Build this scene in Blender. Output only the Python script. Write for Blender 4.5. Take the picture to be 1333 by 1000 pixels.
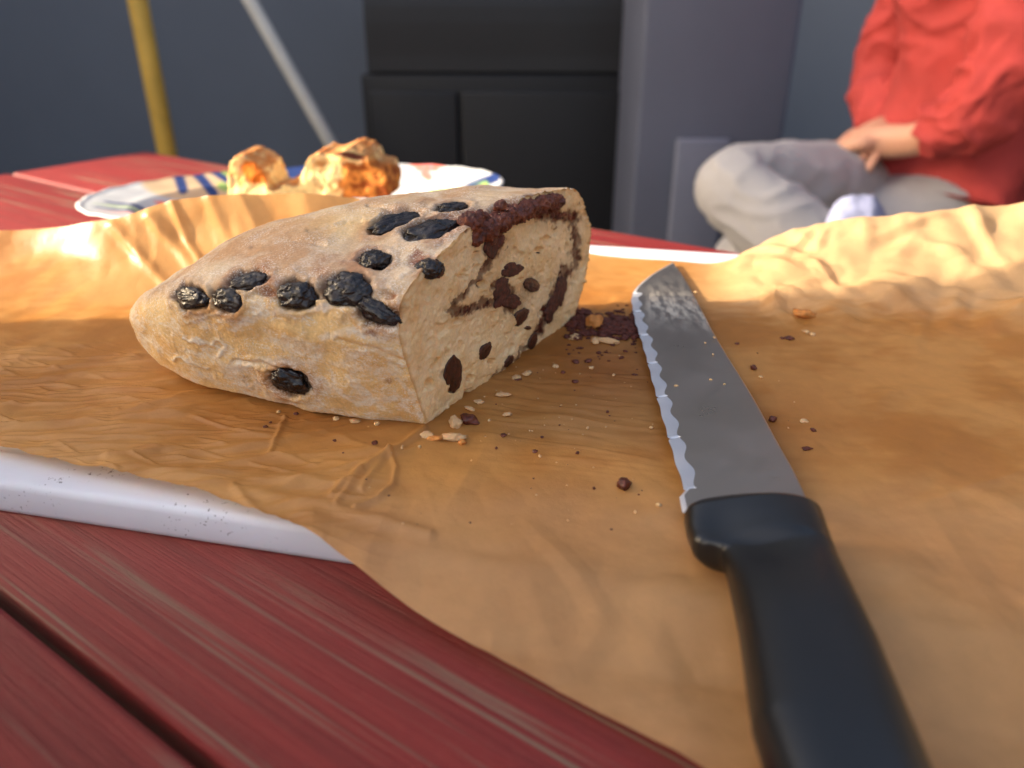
import bpy, bmesh, math, random
import numpy as np
from mathutils import Vector, Matrix, Quaternion

random.seed(7)
RNG = np.random.default_rng(11)
for o in list(bpy.data.objects):
    bpy.data.objects.remove(o)
scene = bpy.context.scene
COL = scene.collection
R = math.radians

# ------------------------------------------------------------------ camera
CAM_H = 0.15                       # metres above the paper
PITCH = math.atan(0.5)
FPX = 1000.0                       # focal length in pixels of the 1333 px wide photograph
cam_d = bpy.data.cameras.new('camera')
cam_d.sensor_width = 36.0
cam_d.lens = 36.0 * FPX / 1333.0
cam_d.clip_start = 0.01
cam_d.clip_end = 200.0
cam_d.dof.use_dof = True
cam_d.dof.focus_distance = 0.305
cam_d.dof.aperture_fstop = 7.5
cam = bpy.data.objects.new('camera', cam_d)
cam.location = (0, 0, CAM_H)
cam.rotation_euler = (math.pi / 2 - PITCH, 0, 0)
COL.objects.link(cam)
scene.camera = cam

# ------------------------------------------------------------------ sky, sun, exposure
SUN_EL = R(24.0)
SUN_AZ = R(-94.0)                  # measured from +Y towards +X: low sun from the left
world = bpy.data.worlds.new('World')
scene.world = world
world.use_nodes = True
wn = world.node_tree
bg = wn.nodes['Background']
sky = wn.nodes.new('ShaderNodeTexSky')
sky.sky_type = 'NISHITA'
sky.sun_disc = False
sky.sun_elevation = SUN_EL
sky.sun_rotation = SUN_AZ
sky.air_density = 1.0
sky.dust_density = 7.0
sky.ozone_density = 0.2
wn.links.new(sky.outputs[0], bg.inputs[0])
bg.inputs[1].default_value = 0.15
sun_d = bpy.data.lights.new('sun', 'SUN')
sun_d.energy = 3.9
sun_d.angle = R(0.35)
sun_d.color = (1.0, 0.88, 0.70)
sun = bpy.data.objects.new('sun', sun_d)
to_sun = Vector((math.sin(SUN_AZ) * math.cos(SUN_EL), math.cos(SUN_AZ) * math.cos(SUN_EL), math.sin(SUN_EL)))
sun.rotation_euler = (-to_sun).to_track_quat('-Z', 'Y').to_euler()
COL.objects.link(sun)
vs = scene.view_settings
vs.view_transform = 'Standard'
vs.look = 'None'
vs.exposure = 1.65
vs.gamma = 1.0
vs.use_curve_mapping = False

# ------------------------------------------------------------------ picture <-> place helpers (layout measured from the photograph)
cp, sp_ = math.cos(PITCH), math.sin(PITCH)
def ray(x, y):
    a, b = (x - 666.5) / FPX, -(y - 500.0) / FPX
    return np.array([a, cp + b * sp_, -sp_ + b * cp])
ORG = np.array([0, 0, CAM_H])
def at_z(x, y, Z=0.0):
    r = ray(x, y); return ORG + r * ((Z - CAM_H) / r[2])
def at_y(x, y, Y):
    r = ray(x, y); return ORG + r * (Y / r[1])
def project(P):
    d = np.asarray(P, float) - ORG
    zc = d[..., 1] * cp - d[..., 2] * sp_
    yc = d[..., 1] * sp_ + d[..., 2] * cp
    return 666.5 + FPX * d[..., 0] / zc, 500.0 - FPX * yc / zc, zc

# ------------------------------------------------------------------ numpy noise
_perm = RNG.permutation(256); _perm = np.concatenate([_perm, _perm, _perm])
_grad = RNG.normal(size=(256, 3)); _grad /= np.linalg.norm(_grad, axis=1)[:, None]
def noise3(P):
    P = np.asarray(P, float)
    i = np.floor(P).astype(int); f = P - i; i &= 255
    u = f * f * f * (f * (f * 6 - 15) + 10)
    out = 0
    for dx in (0, 1):
        for dy in (0, 1):
            for dz in (0, 1):
                h = _perm[_perm[_perm[i[..., 0] + dx] + i[..., 1] + dy] + i[..., 2] + dz]
                g = _grad[h]
                d = g[..., 0] * (f[..., 0] - dx) + g[..., 1] * (f[..., 1] - dy) + g[..., 2] * (f[..., 2] - dz)
                wx = u[..., 0] if dx else 1 - u[..., 0]
                wy = u[..., 1] if dy else 1 - u[..., 1]
                wz = u[..., 2] if dz else 1 - u[..., 2]
                out = out + d * wx * wy * wz
    return out * 1.6
def fbm(P, octv=4, gain=.5):
    P = np.asarray(P, float); s = 0; a = 1
    for k in range(octv):
        s = s + a * noise3(P * 2 ** k + 17.3 * k); a *= gain
    return s
def ridged(P, octv=3):
    P = np.asarray(P, float); s = 0; a = 1
    for k in range(octv):
        s = s + a * (1 - np.abs(noise3(P * 2 ** k + 9.1 * k)) * 2).clip(0, 1) ** 3; a *= .5
    return s
def sstep(a, b, x):
    t = np.clip((x - a) / (b - a), 0, 1); return t * t * (3 - 2 * t)
def seg_dist(px, py, poly):
    d = np.full(px.shape, 1e9)
    for (x0, y0), (x1, y1) in zip(poly[:-1], poly[1:]):
        vx, vy = x1 - x0, y1 - y0; L = vx * vx + vy * vy + 1e-9
        t = np.clip(((px - x0) * vx + (py - y0) * vy) / L, 0, 1)
        d = np.minimum(d, np.hypot(px - x0 - t * vx, py - y0 - t * vy))
    return d
def lin(r, g, b):
    f = lambda c: (c / 255 / 12.92) if c <= 10 else ((c / 255 + .055) / 1.055) ** 2.4
    return np.array([f(r), f(g), f(b)])

# ------------------------------------------------------------------ material helpers
def new_mat(name):
    m = bpy.data.materials.new(name); m.use_nodes = True
    nt = m.node_tree
    return m, nt, nt.nodes['Principled BSDF']
def nd(nt, t, **kw):
    n = nt.nodes.new(t)
    for k, v in kw.items():
        if k.startswith('i_'):
            n.inputs[k[2:].replace('_', ' ')].default_value = v
        else: setattr(n, k, v)
    return n
def noise_node(nt, scale, detail=4, rough=.6, stretch=None, vec=None):
    tc = nt.nodes.get('TC') or nt.nodes.new('ShaderNodeTexCoord'); tc.name = 'TC'
    src = vec or tc.outputs['Object']
    n = nd(nt, 'ShaderNodeTexNoise'); n.inputs['Scale'].default_value = scale
    n.inputs['Detail'].default_value = detail; n.inputs['Roughness'].default_value = rough
    if stretch:
        mp = nt.nodes.new('ShaderNodeMapping'); mp.inputs['Scale'].default_value = stretch
        nt.links.new(src, mp.inputs[0]); src = mp.outputs[0]
    nt.links.new(src, n.inputs['Vector'])
    return n
def ramp(nt, fac, stops):
    r = nt.nodes.new('ShaderNodeValToRGB')
    e = r.color_ramp.elements
    while len(e) < len(stops): e.new(.5)
    for el, (p, c) in zip(e, stops):
        el.position = p; el.color = (c, c, c, 1) if np.isscalar(c) else (*c[:3], 1)
    nt.links.new(fac, r.inputs[0]); return r
def mixc(nt, fac, a, b, mode='MIX'):
    m = nt.nodes.new('ShaderNodeMix'); m.data_type = 'RGBA'; m.blend_type = mode
    for idx, v in ((0, fac), (6, a), (7, b)):
        if hasattr(v, 'links'): nt.links.new(v, m.inputs[idx])
        elif idx == 0: m.inputs[0].default_value = v
        else: m.inputs[idx].default_value = (*v[:3], 1)
    return m.outputs[2]
def bump(nt, bsdf, height, strength, dist=.001, prev=None):
    b = nt.nodes.new('ShaderNodeBump'); b.inputs['Strength'].default_value = strength; b.inputs['Distance'].default_value = dist
    nt.links.new(height, b.inputs['Height'])
    if prev: nt.links.new(prev, b.inputs['Normal'])
    nt.links.new(b.outputs[0], bsdf.inputs['Normal']); return b.outputs[0]
def plain(name, col, rough=.6, var=.15, scale=30, bmp=.2, bscale=200, bdist=.001, metal=0, sss=0, spec=.5, stretch=None):
    m, nt, b = new_mat(name)
    n = noise_node(nt, scale, stretch=stretch)
    r = ramp(nt, n.outputs['Fac'], [(.3, np.array(col) * (1 - var)), (.7, np.minimum(np.array(col) * (1 + var), .95))])
    nt.links.new(r.outputs[0], b.inputs['Base Color'])
    b.inputs['Roughness'].default_value = rough; b.inputs['Metallic'].default_value = metal
    b.inputs['Specular IOR Level'].default_value = spec
    if bmp:
        n2 = noise_node(nt, bscale, stretch=stretch); bump(nt, b, n2.outputs['Fac'], bmp, bdist)
    if sss:
        b.inputs['Subsurface Weight'].default_value = sss
        b.inputs['Subsurface Radius'].default_value = (1, .5, .25); b.inputs['Subsurface Scale'].default_value = .003
    return m
def vcol(name, rough=.7, var=.12, scale=400, bmps=((300, .4, .001),), sss=0, spec=.4, sscale=.003):
    """material coloured by the mesh's own colour attribute, broken up by fine noise"""
    m, nt, b = new_mat(name)
    a = nd(nt, 'ShaderNodeAttribute', attribute_name='Col')
    n = noise_node(nt, scale, 5, .65)
    r = ramp(nt, n.outputs['Fac'], [(.3, 1 - var), (.7, 1 + var)])
    nt.links.new(mixc(nt, 1.0, a.outputs['Color'], r.outputs[0], 'MULTIPLY'), b.inputs['Base Color'])
    b.inputs['Roughness'].default_value = rough; b.inputs['Specular IOR Level'].default_value = spec
    pv = None
    for sc, st, di in bmps:
        n2 = noise_node(nt, sc, 4, .6); pv = bump(nt, b, n2.outputs['Fac'], st, di, pv)
    if sss:
        b.inputs['Subsurface Weight'].default_value = sss
        b.inputs['Subsurface Radius'].default_value = (1, .55, .25); b.inputs['Subsurface Scale'].default_value = sscale
    return m

# ------------------------------------------------------------------ object helpers
def tag(o, label=None, cat=None, group=None, kind=None):
    for k, v in (('label', label), ('category', cat), ('group', group), ('kind', kind)):
        if v: o[k] = v
    return o
def link(name, me, material=None, parent=None, smooth=True):
    if material is not None and not me.materials: me.materials.append(material)
    if smooth: me.polygons.foreach_set('use_smooth', np.ones(len(me.polygons), bool))
    o = bpy.data.objects.new(name, me); COL.objects.link(o)
    if parent is not None:
        o.parent = parent
        o.matrix_parent_inverse = parent.matrix_world.inverted() if parent.type != 'EMPTY' else Matrix.Translation(parent.location).inverted()
    return o
def empty(name, loc):
    o = bpy.data.objects.new(name, None); o.location = tuple(float(v) for v in loc); o.empty_display_size = .02
    COL.objects.link(o); return o
def pymesh(name, V, Fs):
    me = bpy.data.meshes.new(name); me.from_pydata(np.asarray(V, float).tolist(), [], Fs); me.update(); return me
def set_col(me, C, name='Col'):
    C = np.asarray(C, float); 
    at = me.color_attributes.new(name, 'FLOAT_COLOR', 'POINT')
    buf = np.ones((len(C), 4), np.float32); buf[:, :3] = C; at.data.foreach_set('color', buf.ravel())
def set_float(me, v, name):
    at = me.attributes.new(name, 'FLOAT', 'POINT'); at.data.foreach_set('value', np.asarray(v, np.float32))
def grid_faces(nu, nv, close_v=False, flip=False):
    i = np.arange(nu - 1)[:, None]; j = np.arange(nv if close_v else nv - 1)[None, :]
    j2 = (j + 1) % nv
    f = np.stack([i * nv + j, (i + 1) * nv + j, (i + 1) * nv + j2, i * nv + j2], -1).reshape(-1, 4)
    if flip: f = f[:, ::-1]
    return f.tolist()
def grid_normals(P, close_v=False):
    du = np.gradient(P, axis=0)
    dv = (np.roll(P, -1, 1) - np.roll(P, 1, 1)) if close_v else np.gradient(P, axis=1)
    n = np.cross(du, dv); L = np.linalg.norm(n, axis=-1, keepdims=True); return n / np.maximum(L, 1e-12)
def box_mesh(name, x0, x1, y0, y1, z0, z1, bev=.004, seg=2):
    bm = bmesh.new(); bmesh.ops.create_cube(bm, size=1)
    for v in bm.verts: v.co = ((x0 + x1) / 2 + v.co.x * (x1 - x0), (y0 + y1) / 2 + v.co.y * (y1 - y0), (z0 + z1) / 2 + v.co.z * (z1 - z0))
    if bev: bmesh.ops.bevel(bm, geom=bm.edges[:], offset=bev, segments=seg, affect='EDGES', profile=.6)
    me = bpy.data.meshes.new(name); bm.to_mesh(me); bm.free(); return me
def tube_mesh(name, pts, rad, n=12):
    pts = [Vector(p) for p in pts]; V = []; Fs = []
    for i, p in enumerate(pts):
        t = (pts[min(i + 1, len(pts) - 1)] - pts[max(i - 1, 0)]).normalized()
        a = t.orthogonal().normalized(); b = t.cross(a)
        r = rad[i] if hasattr(rad, '__len__') else rad
        for k in range(n):
            w = 2 * math.pi * k / n; V.append(p + a * (r * math.cos(w)) + b * (r * math.sin(w)))
    for i in range(len(pts) - 1):
        for k in range(n):
            k2 = (k + 1) % n; Fs.append((i * n + k, i * n + k2, (i + 1) * n + k2, (i + 1) * n + k))
    Fs.append(tuple(reversed(range(n)))); Fs.append(tuple(range((len(pts) - 1) * n, len(pts) * n)))
    return pymesh(name, [tuple(v) for v in V], Fs)
_ico = {}
def ico(sub):
    if sub not in _ico:
        bm = bmesh.new(); bmesh.ops.create_icosphere(bm, subdivisions=sub, radius=1)
        _ico[sub] = (np.array([v.co[:] for v in bm.verts]), [[v.index for v in f.verts] for f in bm.faces]); bm.free()
    V, Fs = _ico[sub]; return V.copy(), Fs
def catmull(P, n):
    P = np.asarray(P, float); P = np.vstack([2 * P[0] - P[1], P, 2 * P[-1] - P[-2]]); m = len(P) - 3
    t = np.linspace(0, m - 1e-9, n); i = t.astype(int); f = (t - i)[:, None]
    a, b, c, d = P[i], P[i + 1], P[i + 2], P[i + 3]
    return .5 * (2 * b + (c - a) * f + (2 * a - 5 * b + 4 * c - d) * f * f + (3 * b - a - 3 * c + d) * f ** 3)

TABLE_Z = -0.014
FLOOR_Z = -0.76
# ================================================================== SETTING
# ground: dark patio sheet
m_ground = plain('patio_stone', lin(88, 86, 84), .85, .25, 3, .3, 60)
me = pymesh('ground', [(-40, -40, FLOOR_Z), (40, -40, FLOOR_Z), (40, 40, FLOOR_Z), (-40, 40, FLOOR_Z)], [(0, 1, 2, 3)])
tag(link('ground', me, m_ground, smooth=False), kind='structure')

# house wall far behind
m_wall = plain('slate_wall', lin(118, 121, 128), .8, .06, 1.5, .15, 40)
wall = link('house_wall', box_mesh('house_wall', -5.0, 4.6, 2.9, 3.1, FLOOR_Z, 2.9, .01), m_wall)
tag(wall, 'slate grey house wall, out of focus behind everything', 'wall')
# unseen post added left of the table: it shades the near half
m_blocker = plain('blocker_paint', lin(92, 96, 104), .7, .08, 4, .2, 60)
EDGE_Y = 0.303
blocker = empty('sun_blocker', (-1.25, .05, FLOOR_Z))
tag(blocker, 'broad grey unseen post left of the table, outside the picture', 'blocker')
link('shaft', box_mesh('shaft', -1.40, -1.16, -.62, EDGE_Y - .012, FLOOR_Z + .1, 2.3, .004), m_blocker, blocker)
link('base', box_mesh('base', -1.45, -1.12, -.66, EDGE_Y - .008, FLOOR_Z, FLOOR_Z + .1, .004), m_blocker, blocker)

side = link('shade_wall', box_mesh('shade_wall', -2.75, -2.55, .78, 2.895, FLOOR_Z, 2.2, .01), m_wall)  # unseen wall added to keep the sun off the person and background
tag(side, 'slate grey unseen wall added far left to shade the background', 'wall')

baffle = empty('sky_baffle', (1.5, .2, FLOOR_Z))  # unseen boards added to block sky light and darken the cut face
tag(baffle, 'brown wooden fence added unseen right of the table to dim the cut face', 'baffle')
m_baffle = plain('brown_boards', lin(90, 80, 70), .8, .2, 6, .4, 60, .002, stretch=(8, 8, 1))
fb = box_mesh('baffle_board', -.01, .01, -.068, .068, 0, 2.05, .003)
for k in range(17):
    o = link('baffle_board', fb, m_baffle, baffle); o.location = (1.5, -1.3 + k * .142, FLOOR_Z + .03)
for z_ in (.4, 1.6):
    link('baffle_rail', box_mesh('baffle_rail', 1.512, 1.55, -1.38, 1.05, FLOOR_Z + z_, FLOOR_Z + z_ + .08, .003), m_baffle, baffle)
for y_ in (-1.34, 1.01):
    link('baffle_post', box_mesh('baffle_post', 1.552, 1.64, y_ - .045, y_ + .045, FLOOR_Z, FLOOR_Z + 2.1, .003), m_baffle, baffle)

# ------------------------------------------------------------------ red table of planks
def red_paint():
    m, nt, b = new_mat('red_paint')
    n1 = noise_node(nt, 9, 7, .7, (.5, 14, 4))
    base = ramp(nt, n1.outputs['Fac'], [(.25, lin(100, 20, 20)), (.55, lin(132, 30, 28)), (.8, lin(152, 46, 40))])
    n2 = noise_node(nt, 14, 6, .6, (.16, 15, 6))
    crack = ramp(nt, n2.outputs['Fac'], [(.555, 0), (.60, 1)])
    n3 = noise_node(nt, 6, 3, .5, (1, 3, 1)); patch = ramp(nt, n3.outputs['Fac'], [(.40, 0), (.56, 1)])
    worn = mixc(nt, 1.0, crack.outputs[0], patch.outputs[0], 'MULTIPLY')
    c = mixc(nt, worn, base.outputs[0], lin(128, 104, 84))
    nt.links.new(c, b.inputs['Base Color']); b.inputs['Roughness'].default_value = .5
    n4 = noise_node(nt, 30, 8, .75, (.35, 16, 6)); pv = bump(nt, b, n4.outputs['Fac'], .8, .0015)
    bump(nt, b, crack.outputs[0], -.8, .001, pv); return m
m_red = red_paint()
tdir = np.array([.825, -.565]); tnor = np.array([.565, .825]); tang = math.atan2(tdir[1], tdir[0])
tab = empty('table', (0, 0, FLOOR_Z))
tag(tab, 'red painted wooden plank table, weathered, under the board and plate', 'table')
T_FAR = .5395; T_LEFT = -.905; T_RIGHT = 1.05; PW = .160; GAP = .004
def tpt(l, p, z): return Vector((tdir[0] * l + tnor[0] * p, tdir[1] * l + tnor[1] * p, z))
for k in range(6):
    p1 = T_FAR - k * PW; p0 = p1 - PW + GAP
    me = box_mesh('plank', T_LEFT, T_RIGHT, -(p1 - p0) / 2, (p1 - p0) / 2, -.034, 0, .0022, 2)
    o = link('plank', me, m_red, tab)
    o.location = tpt(0, (p0 + p1) / 2, TABLE_Z) - Vector((0, 0, 0)); o.rotation_euler = (0, 0, tang)
pm = T_FAR - 3 * PW
for l in (T_LEFT + .2, T_RIGHT - .2):
    o = link('crossbeam', box_mesh('crossbeam', -.04, .04, -.38, .38, -.1, -.036, .004), m_red, tab)
    o.location = tpt(l, pm, TABLE_Z); o.rotation_euler = (0, 0, tang)
    for s in (-1, 1):
        o = link('leg', box_mesh('leg', -.035, .035, -.035, .035, FLOOR_Z - TABLE_Z, -.038, .004), m_red, tab)
        o.location = tpt(l + .08, pm + s * .33, TABLE_Z); o.rotation_euler = (0, 0, tang)

# ------------------------------------------------------------------ white cutting board
def board():
    u = np.array([.976, -.217]); v = np.array([.217, .976])
    u0, u1, v0, v1 = -.335, .235, .1800, .5165; rc = .025; th = -TABLE_Z - .0004
    def ring(d):
        r = max(rc - d, .003); pts = []
        for cx, cy, a0 in ((u1 - d - r, v1 - d - r, 0), (u0 + d + r, v1 - d - r, 90), (u0 + d + r, v0 + d + r, 180), (u1 - d - r, v0 + d + r, 270)):
            for a in np.linspace(0, 90, 10): pts.append((cx + r * math.cos(R(a0 + a)), cy + r * math.sin(R(a0 + a))))
        return np.array(pts)
    prof = [(.003, -th), (.0008, -th + .0008), (0, -th + .003), (0, -.0028), (.0004, -.0014), (.0012, -.0005), (.0022, -.0001), (.0035, 0)]
    prof += [(.0175, 0), (.0183, -.0002), (.0195, -.0006), (.0210, -.0007), (.0225, -.0006), (.0240, -.0002), (.0255, 0), (.06, 0), (.12, 0), (.165, 0)]
    V = []
    for d, z in prof:
        for p in ring(d):
            q = u * p[0] + v * p[1]; V.append((q[0], q[1], z - .0008))
    n = 40; Fs = grid_faces(len(prof), n, True, True)
    Fs.append(tuple(range((len(prof) - 1) * n, len(prof) * n))); Fs.append(tuple(reversed(range(n))))
    return pymesh('cutting_board', V, Fs)
def board_mat():
    m, nt, b = new_mat('white_plastic')
    n = noise_node(nt, 12, 4, .6); base = ramp(nt, n.outputs['Fac'], [(.3, lin(206, 206, 214)), (.7, lin(226, 226, 232))])
    n2 = noise_node(nt, 650, 2, .5); n2b = noise_node(nt, 40, 2, .5)
    sp = ramp(nt, n2.outputs['Fac'], [(.66, 0), (.71, 1)]); ms = ramp(nt, n2b.outputs['Fac'], [(.46, 0), (.6, 1)])
    f = mixc(nt, 1, sp.outputs[0], ms.outputs[0], 'MULTIPLY')
    nt.links.new(mixc(nt, f, base.outputs[0], lin(110, 104, 110)), b.inputs['Base Color'])
    b.inputs['Roughness'].default_value = .62
    b.inputs['Subsurface Weight'].default_value = .12; b.inputs['Subsurface Scale'].default_value = .004
    n3 = noise_node(nt, 160, 5, .7, (1, 3, 1)); bump(nt, b, n3.outputs['Fac'], .15, .0006)
    return m
tag(link('cutting_board', board(), board_mat()), 'white speckled plastic cutting board with rounded rim under the brown paper', 'cutting board')

# ================================================================== LOAF
S0 = [(-.0647, 0), (-.0707, .0169), (-.0747, .0329), (-.0773, .0435), (-.0762, .0527), (-.069, .0598), (-.057, .0641), (-.035, .069), (-.0141, .0735), (.0245, .0745), (.0593, .068), (.0751, .0554), (.0818, .0441), (.0812, .0321), (.0771, .0165), (.0647, 0)]
W = np.array([.50253, .86456, 0]); NCUT = np.array([.86456, -.50253, 0]); C0 = np.array([-.001, .3176])
def section(nv):
    top = catmull(S0, 600); x = np.linspace(.0647, -.0647, 150)[1:-1]
    P = np.vstack([top, np.column_stack([x, np.zeros_like(x)])])
    # soften the two bottom corners
    for _ in range(6): P = (np.roll(P, 1, 0) + 2 * P + np.roll(P, -1, 0)) / 4
    Q = np.vstack([P, P[:1]]); s = np.concatenate([[0], np.cumsum(np.linalg.norm(np.diff(Q, axis=0), axis=1))])
    t = np.linspace(0, s[-1], nv, endpoint=False)
    return np.column_stack([np.interp(t, s, Q[:, 0]), np.interp(t, s, Q[:, 1])])
NU, NV = 430, 620
sec = section(NV)
tt = np.linspace(0, 1, NU); ss = (1 - (1 - tt) ** 1.5)[:, None]
tip = np.array([-.1655, .3281])
cxy = C0 + (tip - C0) * ss + .02 * ss * (1 - ss) * np.array([.5, .86])
gq = 1 - (1 - .5267) * ss ** 1.8257; gh = 1 - (1 - .7961) * ss ** 1.7978; hc = .0199
rr = np.clip((ss - .3576) / (1 - .3576), 0, 1); kk = np.maximum((1 - rr ** 2.163), 0) ** (1 / 2.163); kk = np.maximum(kk, .004)
rs = sec.copy()
for _ in range(2600): rs = (np.roll(rs, 1, 0) + 2 * rs + np.roll(rs, -1, 0)) / 4
rs = (rs - [(rs[:, 0].max() + rs[:, 0].min()) / 2, rs[:, 1].min()]) * [(sec[:, 0].max() - sec[:, 0].min()) / (rs[:, 0].max() - rs[:, 0].min()), sec[:, 1].max() / (rs[:, 1].max() - rs[:, 1].min())] + [(sec[:, 0].max() + sec[:, 0].min()) / 2, 0]
mo = .38 * sstep(.0, .75, ss)
q = (sec[None, :, 0] * (1 - mo) + rs[None, :, 0] * mo) * gq * kk; h = (sec[None, :, 1] * (1 - mo) + rs[None, :, 1] * mo) * gh; h = hc * gh + (h - hc * gh) * kk ** 1.2566
LP = np.stack([cxy[:, :1] + W[0] * q, cxy[:, 1:] + W[1] * q, h + .0006], -1)
LN = grid_normals(LP, True)
if (LN[40, NV // 3] * np.array([0, 0, 1])).sum() < 0: LN = -LN
LU, LV, LZ = project(LP)
view = ORG - LP; view /= np.linalg.norm(view, axis=-1, keepdims=True)
FACE = (LN * view).sum(-1)
VIS = FACE > .03
def pick(px, py):
    d = (LU - px) ** 2 + (LV - py) ** 2 + (~VIS) * 1e6
    i = np.unravel_index(np.argmin(d), d.shape); return LP[i].copy(), LN[i].copy()
up = LN[..., 2]
disp = .0020 * fbm(LP * 28, 2) + .00035 * fbm(LP * 120 + 5, 3) + .00010 * fbm(LP * 480 + 3, 2)
# skin of the dough: shallow flaky ridges, strongest on the flank
flank = sstep(.75, .2, up)
wv = fbm(LP * 45 + 40, 2)
rid = ridged(LP * np.array([70, 70, 130]) + wv[..., None] * 1.3, 3)
disp += .00016 * (rid - .6) * (.35 + .65 * flank)
RAISINS = [(247, 386, 38, 27, 22), (294, 390, 38, 27, 25), (321, 365, 50, 19, -14), (384, 384, 46, 34, 4), (451, 376, 62, 40, 2), (491, 408, 60, 25, 22), (487, 335, 36, 18, -2), (376, 499, 50, 25, 19), (512, 287, 62, 15, -20), (560, 299, 66, 22, -10), (566, 352, 22, 22, -30), (588, 267, 40, 6, -8)]
pocket = np.zeros_like(disp); stain = np.zeros_like(disp); redst = np.zeros_like(disp)
for (x, y, L, w_, a) in RAISINS:
    ca, sa = math.cos(R(a)), math.sin(R(a)); dx, dy = LU - x, LV - y
    e = np.hypot((dx * ca + dy * sa) / (L * .56 + 3), (-dx * sa + dy * ca) / (w_ * .60 + 3))
    e = e * (1 + .18 * fbm(LP * 220 + x, 2)); e[~VIS] = 9
    disp -= .0026 * sstep(1.06, .6, e); disp += .0006 * np.exp(-((e - 1.15) / .20) ** 2)
    pocket = np.maximum(pocket, sstep(1.02, .82, e)); stain = np.maximum(stain, sstep(1.9, 1.0, e) * .55)
# torn hollows in the skin
for (x, y, rx, ry, dep) in [(352, 381, 16, 7, .0022), (415, 384, 14, 8, .0025), (500, 385, 20, 8, .0025), (533, 305, 10, 9, .004), (546, 339, 20, 12, .0008)]:
    e = np.hypot((LU - x) / rx, (LV - y) / ry) * (1 + .3 * fbm(LP * 200 + 3, 2)); e[~VIS] = 9
    disp -= dep * sstep(1.1, .4, e); stain = np.maximum(stain, sstep(1.15, .6, e) * .8)
# fissure at the top, where the filling shows
FISS = [(748, 263), (700, 264), (660, 272), (625, 283), (585, 290), (545, 300)]
fd = seg_dist(LU, LV, FISS); fd[~VIS] = 99; fd = fd * (1 + .25 * fbm(LP * 160, 2))
fm = sstep(15, 6, fd); disp -= .005 * fm; redst = np.maximum(redst, sstep(20, 7, fd))
for (x, y, r_) in [(543, 337, 19), (489, 430, 12), (507, 496, 9), (318, 497, 9), (476, 424, 8)]:
    e = np.hypot((LU - x) / r_, (LV - y) / (r_ * .72)) * (1 + .6 * fbm(LP * 300 + x, 3)); e[~VIS] = 9
    redst = np.maximum(redst, sstep(1.0, .35, e) * (.85 if r_ > 10 else .5))
# raised floury folds of the skin (strokes seen in the photograph)
STROKES = [([(226, 466), (240, 462), (252, 474), (268, 481)], 3.5, .9), ([(238, 442), (262, 443), (282, 449), (290, 458), (283, 465)], 3.2, 1), ([(300, 434), (318, 418), (345, 408), (380, 402), (430, 398)], 7, .75), ([(306, 431), (322, 412)], 5, .9), ([(232, 410), (244, 420)], 3, .6),
           ([(296, 486), (330, 474), (380, 471), (405, 480)], 8, .7), ([(398, 492), (410, 505)], 9, .8), ([(455, 492), (475, 512), (488, 522), (468, 527), (450, 515)], 5, .8), ([(500, 440), (455, 430), (420, 437)], 8, .7), ([(432, 470), (470, 478), (520, 487)], 6, .5), ([(495, 515), (520, 522)], 5, .7), ([(258, 512), (300, 515), (360, 521)], 6, .55), ([(225, 385), (234, 403), (262, 414), (300, 408)], 3.5, .5), ([(278, 378), (276, 398)], 3, .5), ([(520, 360), (533, 350), (560, 338)], 4, .45), ([(505, 370), (518, 388), (521, 402)], 3, .6), ([(505, 470), (535, 520), (548, 545)], 5, .6)]
flour = np.zeros_like(disp)
warpx = fbm(LP * 150 + 7, 3) * 5; warpy = fbm(LP * 150 + 31, 3) * 5
for poly, wd, st in STROKES:
    d = seg_dist(LU + warpx, LV + warpy, poly); d[~VIS] = 99
    m_ = sstep(wd, wd * .35, d); flour = np.maximum(flour, m_ * st)
    if wd <= 4: disp += .00045 * sstep(wd * 1.6, 0, d)
gen = fbm(LP * np.array([55, 55, 110]) + wv[..., None] * .9 + 3, 5, .6)
flour = np.maximum(flour, sstep(-.05, .55, gen) * (.22 + .30 * flank))
flour = np.maximum(flour, sstep(1.0, 1.45, rid) * .45 * flank)
flour *= (1 - pocket)
for poly, wd, dep in [([(302, 473), (340, 476), (366, 482)], 2.2, .0010), ([(225, 384), (236, 404), (255, 412)], 2.2, .0008), ([(402, 300), (430, 292), (470, 286)], 2.5, .0010), ([(330, 322), (380, 312), (420, 316)], 3, .0008), ([(440, 440), (490, 452), (525, 470)], 2.2, .0007), ([(480, 268), (515, 274), (545, 272)], 2.5, .0012)]:
    d = seg_dist(LU + warpx * .4, LV + warpy * .4, poly); d[~VIS] = 99; disp -= dep * np.exp(-(d / wd) ** 2); disp += dep * .2 * np.exp(-((d - wd * 2.4) / (wd * 1.6)) ** 2)
jit = fbm(LP * 260 + 77, 2)[:10]
disp[:10] += .0008 * jit * np.linspace(1, 0, 10)[:, None]
fray = sstep(.10, .35, sec[:, 0] / .2)          # far flank of the cut: frayed rim
LPd = LP + LN * disp[..., None]
LPd[..., 2] = np.maximum(LPd[..., 2], .0004)
LPd[0] += NCUT * (.0014 * np.abs(fbm(LP[0] * 420, 2)) * fray)[:, None]
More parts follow.
